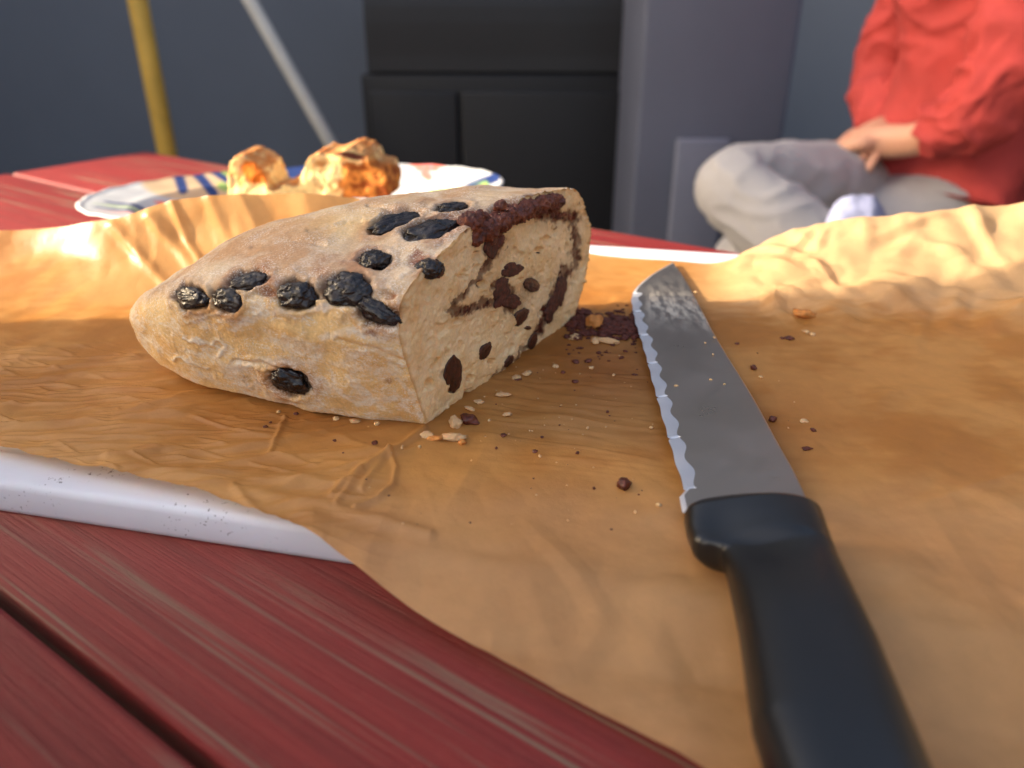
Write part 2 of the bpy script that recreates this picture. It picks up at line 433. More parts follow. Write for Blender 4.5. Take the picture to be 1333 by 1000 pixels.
# colours of the crust
dough = lin(226, 188, 124); gold = lin(218, 172, 102); flr = lin(226, 214, 194); tan = lin(184, 136, 94); grey = lin(206, 178, 144); brn = lin(110, 56, 30); red = lin(120, 52, 28)
n1 = fbm(LP * 60 + 11, 4)[..., None]; n2 = fbm(LP * 22 + 50, 3)[..., None]
C = dough + (gold - dough) * sstep(-.3, .5, n1)
topm = sstep(.45, .85, up)[..., None]
topc = grey + (tan - grey) * sstep(-.15, .45, n2 + .4 * n1)
C = C + (topc - C) * topm * .85
tanm = np.exp(-(((LU - 420) / 85) ** 2 + ((LV - 347) / 22) ** 2))[..., None] * VIS[..., None]
C = C + (tan - C) * tanm * .75 * (.6 + .4 * sstep(-.4, .4, n1))
yel = np.exp(-(((LU - 470) / 70) ** 2 + ((LV - 290) / 17) ** 2))[..., None] * VIS[..., None]
C = C + (dough - C) * yel * .7
fsp = sstep(-.25, .35, fbm(LP * 420 + 9, 3))[..., None]
C = C + (flr - C) * (flour[..., None] * (.55 + .45 * fsp) + .07).clip(0, 1)
C = C + (lin(150, 84, 46) - C) * (stain[..., None] * (.4 + .6 * sstep(-.4, .3, n1))).clip(0, 1)
C = C + (red - C) * redst[..., None] * (.5 + .5 * sstep(-.5, .2, fbm(LP * 300, 3)))[..., None]
C = C + (lin(70, 34, 22) - C) * (pocket[..., None] * .8)
def crust_mat():
    m = vcol('crust', .68, .15, 900, ((300, .32, .0010), (1100, .38, .0005), (2600, .45, .0003)), 0, .35)
    nt = m.node_tree; b = nt.nodes['Principled BSDF']
    # feathery streaks of flour
    wn_ = noise_node(nt, 90, 3, .5); wm = nd(nt, 'ShaderNodeMix', data_type='VECTOR'); wm.inputs[0].default_value = .010
    nt.links.new(nt.nodes['TC'].outputs['Object'], wm.inputs[4]); nt.links.new(wn_.outputs['Color'], wm.inputs[5])
    fn = noise_node(nt, 330, 10, .78, (1, 1, 2.2), wm.outputs[1]); fr2 = ramp(nt, fn.outputs['Fac'], [(.50, 0), (.61, .95)])
    fa = nd(nt, 'ShaderNodeAttribute', attribute_name='flank'); ff_ = mixc(nt, 1, fr2.outputs[0], fa.outputs['Color'], 'MULTIPLY')
    bc_ = b.inputs['Base Color'].links[0].from_socket
    c1 = mixc(nt, ff_, bc_, lin(232, 222, 206))
    du = noise_node(nt, 1500, 3, .6); dm = noise_node(nt, 60, 3, .6)
    c1 = mixc(nt, mixc(nt, 1, ramp(nt, du.outputs['Fac'], [(.52, 0), (.62, .75)]).outputs[0], ramp(nt, dm.outputs['Fac'], [(.42, 0), (.62, 1)]).outputs[0], 'MULTIPLY'), c1, lin(236, 228, 214))
    dn = noise_node(nt, 520, 4, .7); dr = ramp(nt, dn.outputs['Fac'], [(.66, 0), (.76, .3)])
    nt.links.new(mixc(nt, dr.outputs[0], c1, lin(150, 96, 52)), b.inputs['Base Color'])
    # linen weave pressed into the dough by the proofing cloth
    tc = nt.nodes['TC']; mp = nt.nodes.new('ShaderNodeMapping'); mp.inputs['Rotation'].default_value = (0, 0, R(25)); mp.inputs['Scale'].default_value = (1, 1, .2)
    nt.links.new(tc.outputs['Object'], mp.inputs[0])
    hs = []
    for ax in ('X', 'Y'):
        w_ = nd(nt, 'ShaderNodeTexWave', wave_type='BANDS', bands_direction=ax); w_.inputs['Scale'].default_value = 210; w_.inputs['Distortion'].default_value = 2.2; w_.inputs['Detail'].default_value = 2
        nt.links.new(mp.outputs[0], w_.inputs[0]); hs.append(w_)
    ad = nd(nt, 'ShaderNodeMath', operation='MULTIPLY'); nt.links.new(hs[0].outputs['Fac'], ad.inputs[0]); nt.links.new(hs[1].outputs['Fac'], ad.inputs[1])
    prev = b.inputs['Normal'].links[0].from_socket
    bump(nt, b, ad.outputs[0], .12, .0004, prev)
    return m
loaf = empty('raisin_loaf', (-.06, .33, 0))
tag(loaf, 'cut loaf of raisin bread with floury crust and cinnamon swirl on brown paper', 'bread loaf')
me = pymesh('crust', LPd.reshape(-1, 3), grid_faces(NU, NV, True, True)); set_col(me, C.reshape(-1, 3)); set_float(me, ((.25 + .75 * flank) * (1 - pocket) * (1 - redst) * sstep(-.5, .3, gen)).ravel(), 'flank')
crust = link('crust', me, crust_mat(), loaf)
bm = bmesh.new(); bm.from_mesh(me); bmesh.ops.recalc_face_normals(bm, faces=bm.faces[:]); bm.to_mesh(me); bm.free()

# ---- crumb: the cut face
NRG = 190
ctr = np.array([*(C0 + W[:2] * .002), .036])
rk = 1 - np.linspace(0, 1, NRG) ** 1.15 * .995
bl_ = sstep(.93, 1.0, rk)[:, None, None]
CP = ctr + (LPd[0][None] * bl_ + LP[0][None] * (1 - bl_) - ctr) * rk[:, None, None]
CU, CV, CZ = project(CP)
edge = 1 - rk[:, None] * np.ones((1, NV))
fine = fbm(CP * 520, 3); mid = fbm(CP * 170 + 8, 3); big = fbm(CP * 60 + 4, 2)
pores = sstep(.30, .62, fbm(CP * np.array([210, 210, 260]) + 60, 2)) * .0006 + sstep(.46, .66, fbm(CP * 85 + 91, 2)) * .0013
cd = .0004 * mid + .0009 * big + .00022 * fine - pores
HOLES = [(712, 312, 9, 6), (702, 325, 6, 4), (560, 500, 7, 9), (588, 508, 6, 4), (612, 492, 5, 6), (628, 370, 6, 5), (602, 360, 7, 4), (622, 334, 6, 9), (640, 470, 7, 4)]
for (x, y, a, b_) in HOLES:
    e = np.hypot((CU - x) / a, (CV - y) / b_) * (1 + .3 * fbm(CP * 200, 2)); cd -= .0024 * sstep(1.1, .4, e)
cin = np.zeros_like(cd)
wx = fbm(CP * 170, 4, .65) * 4.5; wy = fbm(CP * 170 + 44, 4, .65) * 4.5
for poly, wd, st in [([(612, 278), (650, 274), (700, 276), (748, 284)], 12, 1), ([(632, 296), (646, 312), (641, 330)], 13, 1), ([(640, 332), (626, 362), (607, 380), (594, 392), (590, 408)], 6, .95), ([(590, 405), (612, 402), (634, 394), (650, 390)], 8, 1), ([(744, 282), (751, 318), (748, 348), (738, 362)], 6, .95), ([(738, 352), (728, 372), (718, 398), (700, 432)], 9, 1), ([(700, 432), (688, 452), (660, 478), (640, 492)], 4, .8), ([(645, 372), (662, 385), (664, 398)], 14, .9), ([(690, 368), (680, 398)], 9, .45), ([(615, 512), (596, 528)], 3, .5), ([(515, 410), (522, 400)], 5, .5)]:
    d = seg_dist(CU + wx, CV + wy, poly); cin = np.maximum(cin, sstep(wd * 1.15, wd * .4, d * (1 + .15 * fine)) * st * (.8 + .2 * sstep(-.3, .3, mid))); cin = np.maximum(cin, sstep(wd * 2.4, wd * .6, d) * .22); 
    cd -= .0003 * sstep(wd, wd * .3, d)
dots = sstep(.72, .80, fbm(CP * 260 + 130, 2)) * sstep(400, 300, CV) * .7
cin = np.maximum(cin, dots)
FADE = sstep(.0, .012, edge)
cd = cd * FADE
CPd = CP + NCUT * cd[..., None]
crumb_c = lin(246, 216, 168); crumb_d = lin(238, 202, 148); cinc = lin(94, 42, 26); cind = lin(58, 26, 20)
CC = crumb_c + (crumb_d - crumb_c) * sstep(-.2, .5, big + .5 * mid)[..., None]
CC = CC + (lin(212, 160, 96) - CC) * (sstep(.035, .0, edge) * .75)[..., None]
CC = CC + ((cinc + (cind - cinc) * sstep(-.3, .5, fine)[..., None]) - CC) * cin[..., None]
halo = np.zeros_like(cd)
me = pymesh('crumb', CPd.reshape(-1, 3), grid_faces(NRG, NV, True, False) + [tuple(range((NRG - 1) * NV, NRG * NV))]); set_col(me, CC.reshape(-1, 3))
bm = bmesh.new(); bm.from_mesh(me); bmesh.ops.recalc_face_normals(bm, faces=bm.faces[:]); bm.to_mesh(me); bm.free()
crumb = link('crumb', me, vcol('crumb', .85, .09, 900, ((650, .25, .0008), (2400, .45, .0005)), .2, .2, .003), loaf)
crumb['label'] = 'pale cut face with cinnamon swirl and cut raisins'

# ---- raisins
def raisin_mat(name, c0, c1, dust, rough=.42):
    m, nt, b = new_mat(name)
    n = noise_node(nt, 500, 4, .6); base = ramp(nt, n.outputs['Fac'], [(.35, c0), (.65, c1)])
    n2 = noise_node(nt, 300, 7, .75); f = ramp(nt, n2.outputs['Fac'], [(.53, 0), (.70, dust)])
    nt.links.new(mixc(nt, f.outputs[0], base.outputs[0], lin(150, 146, 142)), b.inputs['Base Color'])
    r2 = ramp(nt, n2.outputs['Fac'], [(.4, rough - .1), (.7, rough + .3)]); nt.links.new(r2.outputs[0], b.inputs['Roughness'])
    n3 = noise_node(nt, 300, 2, .5); bump(nt, b, n3.outputs['Fac'], .25, .0008); return m
m_raisin = raisin_mat('raisin_skin', lin(14, 11, 11), lin(38, 26, 24), .16, .28)
m_raisin_cut = raisin_mat('raisin_cut', lin(40, 18, 12), lin(84, 40, 22), .05, .4)
m_cinn = raisin_mat('cinnamon_lump', lin(46, 22, 16), lin(98, 50, 34), .08, .7)
def lump_mesh(name, a, b, c, seed, sub=4, amp=.16, wr=.14, fr=2.2):
    V, Fs = ico(sub)
    d = 1 + amp * fbm(V * 1.3 + seed * 7.7, 3) + wr * (ridged(V * np.array([fr * .45, fr * 1.25, fr]) + .35 * fbm(V * 1.5 + seed, 2)[:, None] + seed * 3.1, 2) - .7) * .8
    V = V * d[:, None] * np.array([a, b, c]); return pymesh(name, V, Fs)
def place_frame(o, P, N, T):
    N = Vector(N).normalized(); T = Vector(T); T = (T - N * T.dot(N)).normalized(); B = N.cross(T)
    M = Matrix((T, B, N)).transposed().to_4x4(); M.translation = Vector(P); o.matrix_parent_inverse = Matrix(); 
    if o.parent: M = Matrix.Translation(o.parent.location).inverted() @ M
    o.matrix_basis = M
def sizes(P, N, px, py, L, w_, a, picker):
    """real half lengths along / across so that the picture size comes out as measured"""
    ca, sa = math.cos(R(a)), math.sin(R(a))
    P2, _ = picker(px + 6 * ca, py + 6 * sa); T = P2 - P; T -= N * T.dot(N) if False else N * float(np.dot(T, N)); T /= np.linalg.norm(T)
    B = np.cross(N, T); u0, v0, z0 = project(P)
    u1, v1, _ = project(P + T * .004); u2, v2, _ = project(P + B * .004)
    sT = math.hypot(u1 - u0, v1 - v0) / .004; sB = max(abs(-(u2 - u0) * sa + (v2 - v0) * ca) / .004, 900)
    return T, min(L / 2 / sT, .0125), min(w_ / 2 / sB, .0085)
for k, (x, y, L, w_, a) in enumerate(RAISINS):
    P, N = pick(x, y); T, ha, hb = sizes(P, N, x, y, L, w_, a, pick)
    o = link('raisin', lump_mesh('raisin', ha * 1.03, hb * 1.05, min(.0036, hb * .62), k + 1, 5, .24, .15, 1.3), m_raisin, loaf)
    place_frame(o, P - N * (.0012 if L > 30 else .0014), N, T)
def pick_cut(px, py):
    r = ray(px, py); o_ = np.array([C0[0], C0[1], 0]); t = np.dot(o_ - ORG, NCUT) / np.dot(r, NCUT); return ORG + r * t, NCUT.copy()
def chunk_mesh(name, a, b, c, seed, rough):
    V, Fs = ico(4); r2 = np.hypot(V[:, 0], V[:, 1]) + 1e-6
    U = np.column_stack([V[:, 0] / r2, V[:, 1] / r2, np.zeros(len(V))])
    d = 1 + rough * (fbm(U * 1.4 + seed * 5.1, 3, .6)) + .10 * rough * noise3(U * 7 + seed)
    top = np.sign(V[:, 2]) * np.abs(V[:, 2]) ** .6
    V = np.column_stack([V[:, 0] * d * a, V[:, 1] * d * b, top * c * (1 + .35 * fbm(V * 3.2 + seed, 2))]); return pymesh(name, V, Fs)
CUTS = [(590, 487, 30, 34, -50, 1), (631, 457, 22, 15, -40, 1), (666, 352, 30, 17, -12, 0), (652, 380, 26, 30, 60, 0), (666, 392, 26, 18, 10, 0), (692, 371, 22, 17, 20, 1), (678, 412, 22, 18, -30, 1), (727, 384, 44, 18, -68, 0), (716, 404, 26, 15, -60, 0), (662, 470, 16, 9, -40, 1), (693, 444, 22, 11, -60, 1), (613, 514, 12, 5, -40, 1), (640, 318, 30, 22, -60, 0), (687, 427, 8, 5, 0, 1), (700, 329, 3, 2, 0, 1), (569, 350, 20, 20, 40, 1)]
for k, (x, y, L, w_, a, kind) in enumerate(CUTS):
    P, N = pick_cut(x, y); T, ha, hb = sizes(P, N, x, y, L, w_, a, pick_cut)
    o = link('raisin' if kind else 'cinnamon_lump', chunk_mesh('cut_piece', ha, hb, .0008, k + 40, .32 if not kind else .16), m_raisin_cut if kind else m_cinn, loaf)
    if kind: o['label'] = 'cut raisin in the pale cut face'
    place_frame(o, P + N * .0001, N, T)
# ---- cinnamon filling bursting through the top
V_all, F_all, base_i = [], [], 0
pathp = catmull(np.array(FISS, float), 46)
lumps = []
for i, (x, y) in enumerate(pathp):
    for j in range(3):
        P, N = pick(x + random.uniform(-6, 6), y + random.uniform(-5, 8)); lumps.append((P - N * random.uniform(.0050, .0070), random.uniform(.0018, .0042)))
for i in range(26):
    x = random.uniform(618, 652); y = random.uniform(280, 318)
    P, N = pick_cut(x, y); r_ = random.uniform(.0022, .004); lumps.append((P - N * (r_ * .72), r_))
for i in range(22):
    x = random.uniform(655, 745); P, N = pick_cut(x, 272 + (x - 655) * .09 + random.uniform(-4, 4)); r_ = random.uniform(.0012, .0022); lumps.append((P - N * (r_ * .8), r_))
FILL = lumps
def filling_mat():
    m, nt, b = new_mat('cinnamon_filling')
    n = noise_node(nt, 260, 5, .7); base = ramp(nt, n.outputs['Fac'], [(.32, lin(64, 28, 20)), (.52, lin(108, 52, 34)), (.68, lin(146, 80, 48)), (.82, lin(196, 134, 84))])
    v = nd(nt, 'ShaderNodeTexVoronoi'); v.inputs['Scale'].default_value = 900; nt.links.new(nt.nodes['TC'].outputs['Object'], v.inputs['Vector'])
    g = ramp(nt, v.outputs['Distance'], [(.0, 1), (.22, 0)]); n5 = noise_node(nt, 300, 2); g2 = ramp(nt, n5.outputs['Fac'], [(.55, 0), (.65, .7)])
    nt.links.new(mixc(nt, mixc(nt, 1, g.outputs[0], g2.outputs[0], 'MULTIPLY'), base.outputs[0], lin(226, 190, 160)), b.inputs['Base Color'])
    b.inputs['Roughness'].default_value = .48
    n2 = noise_node(nt, 700, 4, .7); bump(nt, b, n2.outputs['Fac'], .55, .0010); return m
m_fill = filling_mat()

# ================================================================== BROWN PAPER
PCOLS = [((-.305, .290, .030), (-.375, .430, .030), .06), ((-.205, .248, .005), (-.300, .450, .027), .055), ((-.143, .2255, .0035), (-.233, .440, .035), .05), ((-.105, .2125, .0035), (-.196, .440, .047), .045),
         ((-.064, .1915, .003), (-.150, .440, .0505), .045), ((-.025, .166, .002), (-.104, .440, .050), .045), ((.020, .137, .001), (-.045, .455, .036), .05), ((.075, .100, .001), (.035, .478, .008), .07),
         ((.125, .085, .001), (.095, .474, .003), .08), ((.18, .095, .001), (.139, .462, .0125), .09), ((.235, .115, .001), (.186, .460, .0265), .095), ((.36, .19, .004), (.345, .440, .052), .10)]
rows = []
for fr, bk, dy in PCOLS:
    fr, bk = np.array(fr), np.array(bk); base = bk - [0, dy, 0]; base[2] = .001
    pts = [fr]
    for t, z in ((.10, fr[2] * .25 + .001), (.36, .0004), (.66, .0004)): p_ = fr + (base - fr) * t; p_[2] = z; pts.append(p_)
    pts.append(base); m_ = base + (bk - base) * np.array([1, .68, 0]); m_[2] = bk[2] * .42; pts.append(m_); pts.append(bk)
    rows.append(pts)
rows = np.array(rows)                     # 12 x 7 x 3
NPU, NPV = 780, 540
tmp = np.stack([catmull(rows[:, j], NPU) for j in range(7)], 1)
ti = np.linspace(0, 6 - 1e-9, NPV)
PP = np.empty((NPU, NPV, 3))
ext = np.concatenate([2 * tmp[:, :1] - tmp[:, 1:2], tmp, 2 * tmp[:, -1:] - tmp[:, -2:-1]], 1)
ii = ti.astype(int); ff = (ti - ii)[None, :, None]
a_, b_, c_, d_ = ext[:, ii], ext[:, ii + 1], ext[:, ii + 2], ext[:, ii + 3]
PP = .5 * (2 * b_ + (c_ - a_) * ff + (2 * a_ - 5 * b_ + 4 * c_ - d_) * ff ** 2 + (3 * b_ - a_ - 3 * c_ + d_) * ff ** 3)
bv = .217 * PP[..., 0] + .976 * PP[..., 1]
PP[..., 2] = np.maximum(PP[..., 2], .0004)
PP[..., 2] -= .0112 * sstep(.176, .150, bv)
PN = grid_normals(PP)
if PN[NPU // 2, NPV // 2, 2] < 0: PN = -PN
PU, PV, _ = project(PP)
X, Y, Z = PP[..., 0], PP[..., 1], PP[..., 2]
XYZ = PP * np.array([1, 1, .6])
wpp = fbm(XYZ * 22, 2)
def rot2(P, a):
    c, s = math.cos(a), math.sin(a); Q = P.copy(); Q[..., 0] = c * P[..., 0] - s * P[..., 1]; Q[..., 1] = s * P[..., 0] + c * P[..., 1]; return Q
lift = .0009 * (fbm(XYZ * 24 + 3, 3) + .35)
leftm = sstep(560, 380, PU) * sstep(425, 480, PV)
Q = rot2(XYZ, R(-8)); lift = lift + .0006 * leftm * (ridged(Q * np.array([16, 105, 30]) + wpp[..., None] * .5, 2) - .5)
def crease(P): return (1 - 4.5 * np.abs(noise3(P))).clip(0, 1) ** 1.5
lift = lift + leftm * (.0014 * crease(Q * np.array([11, 62, 20]) + 31) * sstep(-.2, .4, fbm(XYZ * 30 + 71, 2)) + .0008 * crease(rot2(XYZ, R(25)) * np.array([14, 90, 20]) + 8) * sstep(-.1, .4, fbm(XYZ * 40 + 7, 2)))
midm = sstep(560, 680, PU) * sstep(900, 820, PU) * sstep(455, 500, PV) * sstep(650, 560, PV)
Q = rot2(XYZ, R(10)); lift = lift + .0005 * midm * crease(rot2(XYZ, R(14)) * np.array([10, 120, 20]) + 2) + .0010 * sstep(640, 760, PV) * fbm(XYZ * 40 + 19, 3) * .8 + -.0 + .0002 * midm * (ridged(Q * np.array([14, 150, 30]) + 5 + wpp[..., None] * .4, 2) - .5)
lift = lift + .0009 * (np.abs(noise3(XYZ * 26 + 9)) + .6 * np.abs(noise3(XYZ * 55 + 29)))
rightm = sstep(880, 980, PU) * sstep(470, 400, PV)
rg = ridged(XYZ * np.array([30, 30, 20]) + wpp[..., None] * .9 + 21, 2)
rg = ridged(XYZ * np.array([15, 15, 12]) + wpp[..., None] * .8 + 21, 3)
lift = lift + rightm * (.0075 * np.abs(noise3(XYZ * 13 + 3)) + .0040 * np.abs(noise3(XYZ * 27 + 41)) + .0016 * np.abs(noise3(XYZ * 60 + 14)) - .0025)
wallm = sstep(.004, .02, Z) * sstep(-.02, -.07, X)
pl = fbm(np.stack([(X + Z * .45) * 20, Z * 4, Y * 2], -1), 2)
lift = lift + .0028 * wallm * pl + .0005 * wallm * (np.abs(noise3(XYZ * 34 + 5)) + .5 * np.abs(noise3(XYZ * 70 + 15)))
for poly, wd, hgt in [([(553, 560), (503, 593), (462, 622), (430, 648)], 4, .0014), ([(506, 592), (516, 612), (512, 632), (490, 652), (462, 664)], 3.5, .0012), ([(470, 618), (452, 640), (436, 660)], 4, .0010), ([(372, 545), (362, 570), (352, 592)], 3.5, .0010), ([(143, 600), (270, 630), (420, 662), (560, 698)], 8, .0014), ([(306, 640), (345, 678), (420, 706)], 6, .0010), ([(505, 592), (470, 640)], 4, .0008), ([(768, 418), (800, 398), (828, 382)], 6, .0018), ([(150, 296), (184, 334), (222, 376)], 8, .0016), ([(196, 283), (232, 322), (262, 356)], 9, .0020), ([(224, 264), (246, 314), (268, 350)], 6, .0020), ([(272, 258), (290, 300), (306, 330)], 9, .0014), ([(316, 253), (330, 290), (338, 312)], 8, .0012)]:
    d = seg_dist(PU + wpp * 4, PV, poly); lift = lift + hgt * np.exp(-(d / wd) ** 2)
rc_ = np.random.default_rng(5)
def tent(cx, cy, ang, ln, wd, hgt):
    ca_, sa_2 = math.cos(ang), math.sin(ang)
    m_ = np.abs(X - cx) < ln + wd; 
    al = (X - cx) * ca_ + (Y - cy) * sa_2; ac = -(X - cx) * sa_2 + (Y - cy) * ca_
    return m_ * hgt * (1 - np.abs(ac) / wd).clip(0, 1) * (1 - (np.abs(al) / ln) ** 2).clip(0, 1)
for k in range(150):
    if k < 62: cx, cy, an, ln, wd, hg = rc_.uniform(-.21, -.04), rc_.uniform(.205, .31), rc_.normal(.10, .28), rc_.uniform(.012, .040), rc_.uniform(.0022, .006), rc_.uniform(.0004, .0011)
    elif k < 90: cx, cy, an, ln, wd, hg = rc_.uniform(0, .10), rc_.uniform(.25, .34), rc_.normal(-.12, .12), rc_.uniform(.012, .035), rc_.uniform(.0016, .003), rc_.uniform(.0002, .0005)
    else: cx, cy, an, ln, wd, hg = rc_.uniform(-.08, .22), rc_.uniform(.13, .36), rc_.uniform(0, 3.14), rc_.uniform(.010, .035), rc_.uniform(.003, .010), rc_.uniform(.0003, .0009)
    lift = lift + tent(cx, cy, an, ln, wd, hg)
for k in range(60):
    lift = lift + tent(rc_.uniform(.10, .30), rc_.uniform(.37, .46), rc_.uniform(0, 3.14), rc_.uniform(.012, .05), rc_.uniform(.004, .012), rc_.uniform(.0008, .0028))
for k in range(34):
    cx = rc_.uniform(-.28, -.05); cy = rc_.uniform(.38, .44); hh = wallm * rc_.uniform(.0001, .0006)
    lift = lift + hh * tent(cx, cy, rc_.normal(1.9, .35), rc_.uniform(.02, .06), rc_.uniform(.003, .009), 1.0)
lift = np.where(Z < .004, np.maximum(lift, 0), lift)
# edges: slight waviness
PPd = PP + PN * lift[..., None]
km = sstep(150, 40, seg_dist(PU, PV, [(872, 345), (884, 420), (930, 520), (966, 600), (985, 700), (1010, 860)])) * sstep(.5, .47, Y)
PPd[..., 2] -= km * np.maximum(PPd[..., 2] - .0016, 0)
pn1 = fbm(XYZ * 18 + 60, 4); pn2 = fbm(XYZ * np.array([60, 160, 60]) + 4, 3)
pc = lin(214, 158, 90) + (lin(198, 138, 70) - lin(214, 158, 90)) * sstep(-.35, .45, pn1 + .3 * pn2)[..., None]
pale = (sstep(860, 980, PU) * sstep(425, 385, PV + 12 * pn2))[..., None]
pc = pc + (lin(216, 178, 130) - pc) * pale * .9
brownm = np.maximum(np.exp(-(((PU - 780) / 150) ** 2 + ((PV - 480) / 75) ** 2)), np.maximum(.8 * np.exp(-(((PU - 400) / 190) ** 2 + ((PV - 548) / 34) ** 2)), .7 * np.exp(-(((PU - 1020) / 90) ** 2 + ((PV - 560) / 70) ** 2))))[..., None]  # browner patches by the loaf, right of the cut and far right
pc = pc + (lin(166, 100, 40) - pc) * (brownm * .75 + .15 * sstep(.1, .5, pn1 - .2)[..., None] * (1 - pale)).clip(0, 1)
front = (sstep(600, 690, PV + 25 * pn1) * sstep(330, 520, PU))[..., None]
pc = pc + (lin(220, 172, 120) - pc) * front * .55  # pinkish sheen of the foreground painted into the paper colour
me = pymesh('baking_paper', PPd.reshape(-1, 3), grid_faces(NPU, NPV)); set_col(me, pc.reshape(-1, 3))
def paper_mat():
    m, nt, b = new_mat('baking_paper')
    a = nd(nt, 'ShaderNodeAttribute', attribute_name='Col'); n = noise_node(nt, 120, 6, .65)
    r = ramp(nt, n.outputs['Fac'], [(.3, .94), (.7, 1.05)]); c = mixc(nt, 1, a.outputs['Color'], r.outputs[0], 'MULTIPLY')
    nt.links.new(c, b.inputs['Base Color']); b.inputs['Roughness'].default_value = .40; b.inputs['Specular IOR Level'].default_value = .5
    pv = None
    for sc, st, di in ((60, .16, .0012),):                 # flat facets of crumpled paper
        vo = nd(nt, 'ShaderNodeTexVoronoi', feature='F1'); vo.inputs['Scale'].default_value = sc; nt.links.new(nt.nodes['TC'].outputs['Object'], vo.inputs['Vector'])
        pv = bump(nt, b, vo.outputs['Distance'], st, di, pv)
    n4 = noise_node(nt, 210, 6, .7); pv = bump(nt, b, n4.outputs['Fac'], .30, .0008, pv)
    n3 = noise_node(nt, 1400, 3, .6); pv = bump(nt, b, n3.outputs['Fac'], .12, .0003, pv)
    t = nt.nodes.new('ShaderNodeBsdfTranslucent'); g = nd(nt, 'ShaderNodeGamma'); g.inputs[1].default_value = .8
    nt.links.new(c, g.inputs[0]); nt.links.new(g.outputs[0], t.inputs[0]); nt.links.new(pv, t.inputs['Normal'])
    mx = nt.nodes.new('ShaderNodeMixShader'); mx.inputs[0].default_value = .42
    nt.links.new(b.outputs[0], mx.inputs[1]); nt.links.new(t.outputs[0], mx.inputs[2])
    nt.links.new(mx.outputs[0], nt.nodes['Material Output'].inputs[0]); return m
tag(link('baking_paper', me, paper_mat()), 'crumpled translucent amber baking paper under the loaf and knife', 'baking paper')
PPf = PPd.reshape(-1, 3); PUd, PVd, _ = project(PPd)
def on_paper(px, py):
    d = (PUd - px) ** 2 + (PVd - py) ** 2; i = np.unravel_index(np.argmin(d), d.shape); return PPd[i].copy()

# ================================================================== BREAD KNIFE
BZ = .0062
def gpoly(pts, Zp=BZ): return np.array([at_z(x, y, Zp) for x, y in pts])
EP = gpoly([(876, 337), (846, 355), (824, 378), (826, 410), (838, 452), (850, 500), (862, 545), (876, 595), (891, 643), (884, 651), (888, 672)])
SP = gpoly([(876, 337), (893, 362), (909, 392), (925, 425), (943, 458), (962, 490), (985, 530), (1010, 578), (1032, 618), (1050, 656)])
def resample(P, n, smooth=True):
    Q = catmull(P, 800) if smooth else P
    s = np.concatenate([[0], np.cumsum(np.linalg.norm(np.diff(Q, axis=0), axis=1))]); t = np.linspace(0, s[-1], n)
    return np.stack([np.interp(t, s, Q[:, k]) for k in range(3)], -1), t
NB = 1400
E1, el = resample(np.vstack([catmull(EP[:9], 500), EP[9:]]), NB, False); S1, _ = resample(SP, NB)
def zplane(y): return .0046 + .0034 * sstep(.46, .21, y)
across = S1 - E1; wid = np.linalg.norm(across, axis=1, keepdims=True); dirx = across / np.maximum(wid, 1e-6)
s_ser0 = el[np.argmin(np.linalg.norm(E1 - EP[2], axis=1))]; s_ser1 = el[np.argmin(np.linalg.norm(E1 - EP[8], axis=1))]
inser = ((el > s_ser0) & (el < s_ser1)).astype(float)
TP = .0335; ph = ((s_ser1 - el) / TP) % 1.0
tooth = np.exp(-(np.minimum(ph, 1 - ph) / .018) ** 2)
wave = .5 + .5 * np.cos(ph * 4 * math.pi + 2.2)
inner = (.0016 + inser * (.0020 + .0016 * wave)) ; inner = np.minimum(inner, wid[:, 0] * .5)
eoff = inser * (.00022 * np.cos(ph * 4 * math.pi) - .0008 * tooth)
ED = E1 - dirx * eoff[:, None]
TH = .0019
zb = zplane(E1[:, 1]); zs = zplane(S1[:, 1])
def krow(f_m, zoff):            # f_m metres from the edge
    P = ED + dirx * f_m[:, None]; P[:, 2] = zb + (zs - zb) * np.clip(f_m / np.maximum(wid[:, 0], 1e-5), 0, 1) + zoff; return P
full = wid[:, 0] + eoff
knife = empty('bread_knife', (*(E1[-1][:2] * .5 + S1[-1][:2] * .5), .002))
tag(knife, 'serrated bread knife with wide steel blade and black handle on the paper', 'knife')
def steel(name, col, rough, smear=False, micro=False):
    m, nt, b = new_mat(name)
    b.inputs['Metallic'].default_value = 1.0
    n = noise_node(nt, 45, 5, .65); r = ramp(nt, n.outputs['Fac'], [(.3, rough - .06), (.75, rough + .10)]); nt.links.new(r.outputs[0], b.inputs['Roughness'])
    col = np.array(col)
    if smear:
        a = nd(nt, 'ShaderNodeAttribute', attribute_name='smear'); n2 = noise_node(nt, 260, 7, .75, (1, .30, 1)); f = ramp(nt, n2.outputs['Fac'], [(.42, 0), (.58, .75)])
        fac = mixc(nt, 1, a.outputs['Color'], f.outputs[0], 'MULTIPLY')
        nt.links.new(mixc(nt, fac, col, lin(206, 196, 178)), b.inputs['Base Color'])
        inv = nd(nt, 'ShaderNodeMath', operation='SUBTRACT'); inv.inputs[0].default_value = 1; nt.links.new(fac, inv.inputs[1]); nt.links.new(inv.outputs[0], b.inputs['Metallic'])
        n3 = noise_node(nt, 300, 3, .6, (1, .05, 1)); bump(nt, b, n3.outputs['Fac'], .04, .0004)
    else: b.inputs['Base Color'].default_value = (*col, 1)
    if micro:
        a = nd(nt, 'ShaderNodeAttribute', attribute_name='along'); w_ = nd(nt, 'ShaderNodeMath', operation='MULTIPLY'); w_.inputs[1].default_value = 6.2832 / .00062
        nt.links.new(a.outputs['Fac'], w_.inputs[0]); s_ = nd(nt, 'ShaderNodeMath', operation='SINE'); nt.links.new(w_.outputs[0], s_.inputs[0])
        bump(nt, b, s_.outputs[0], .5, .00012)
    return m
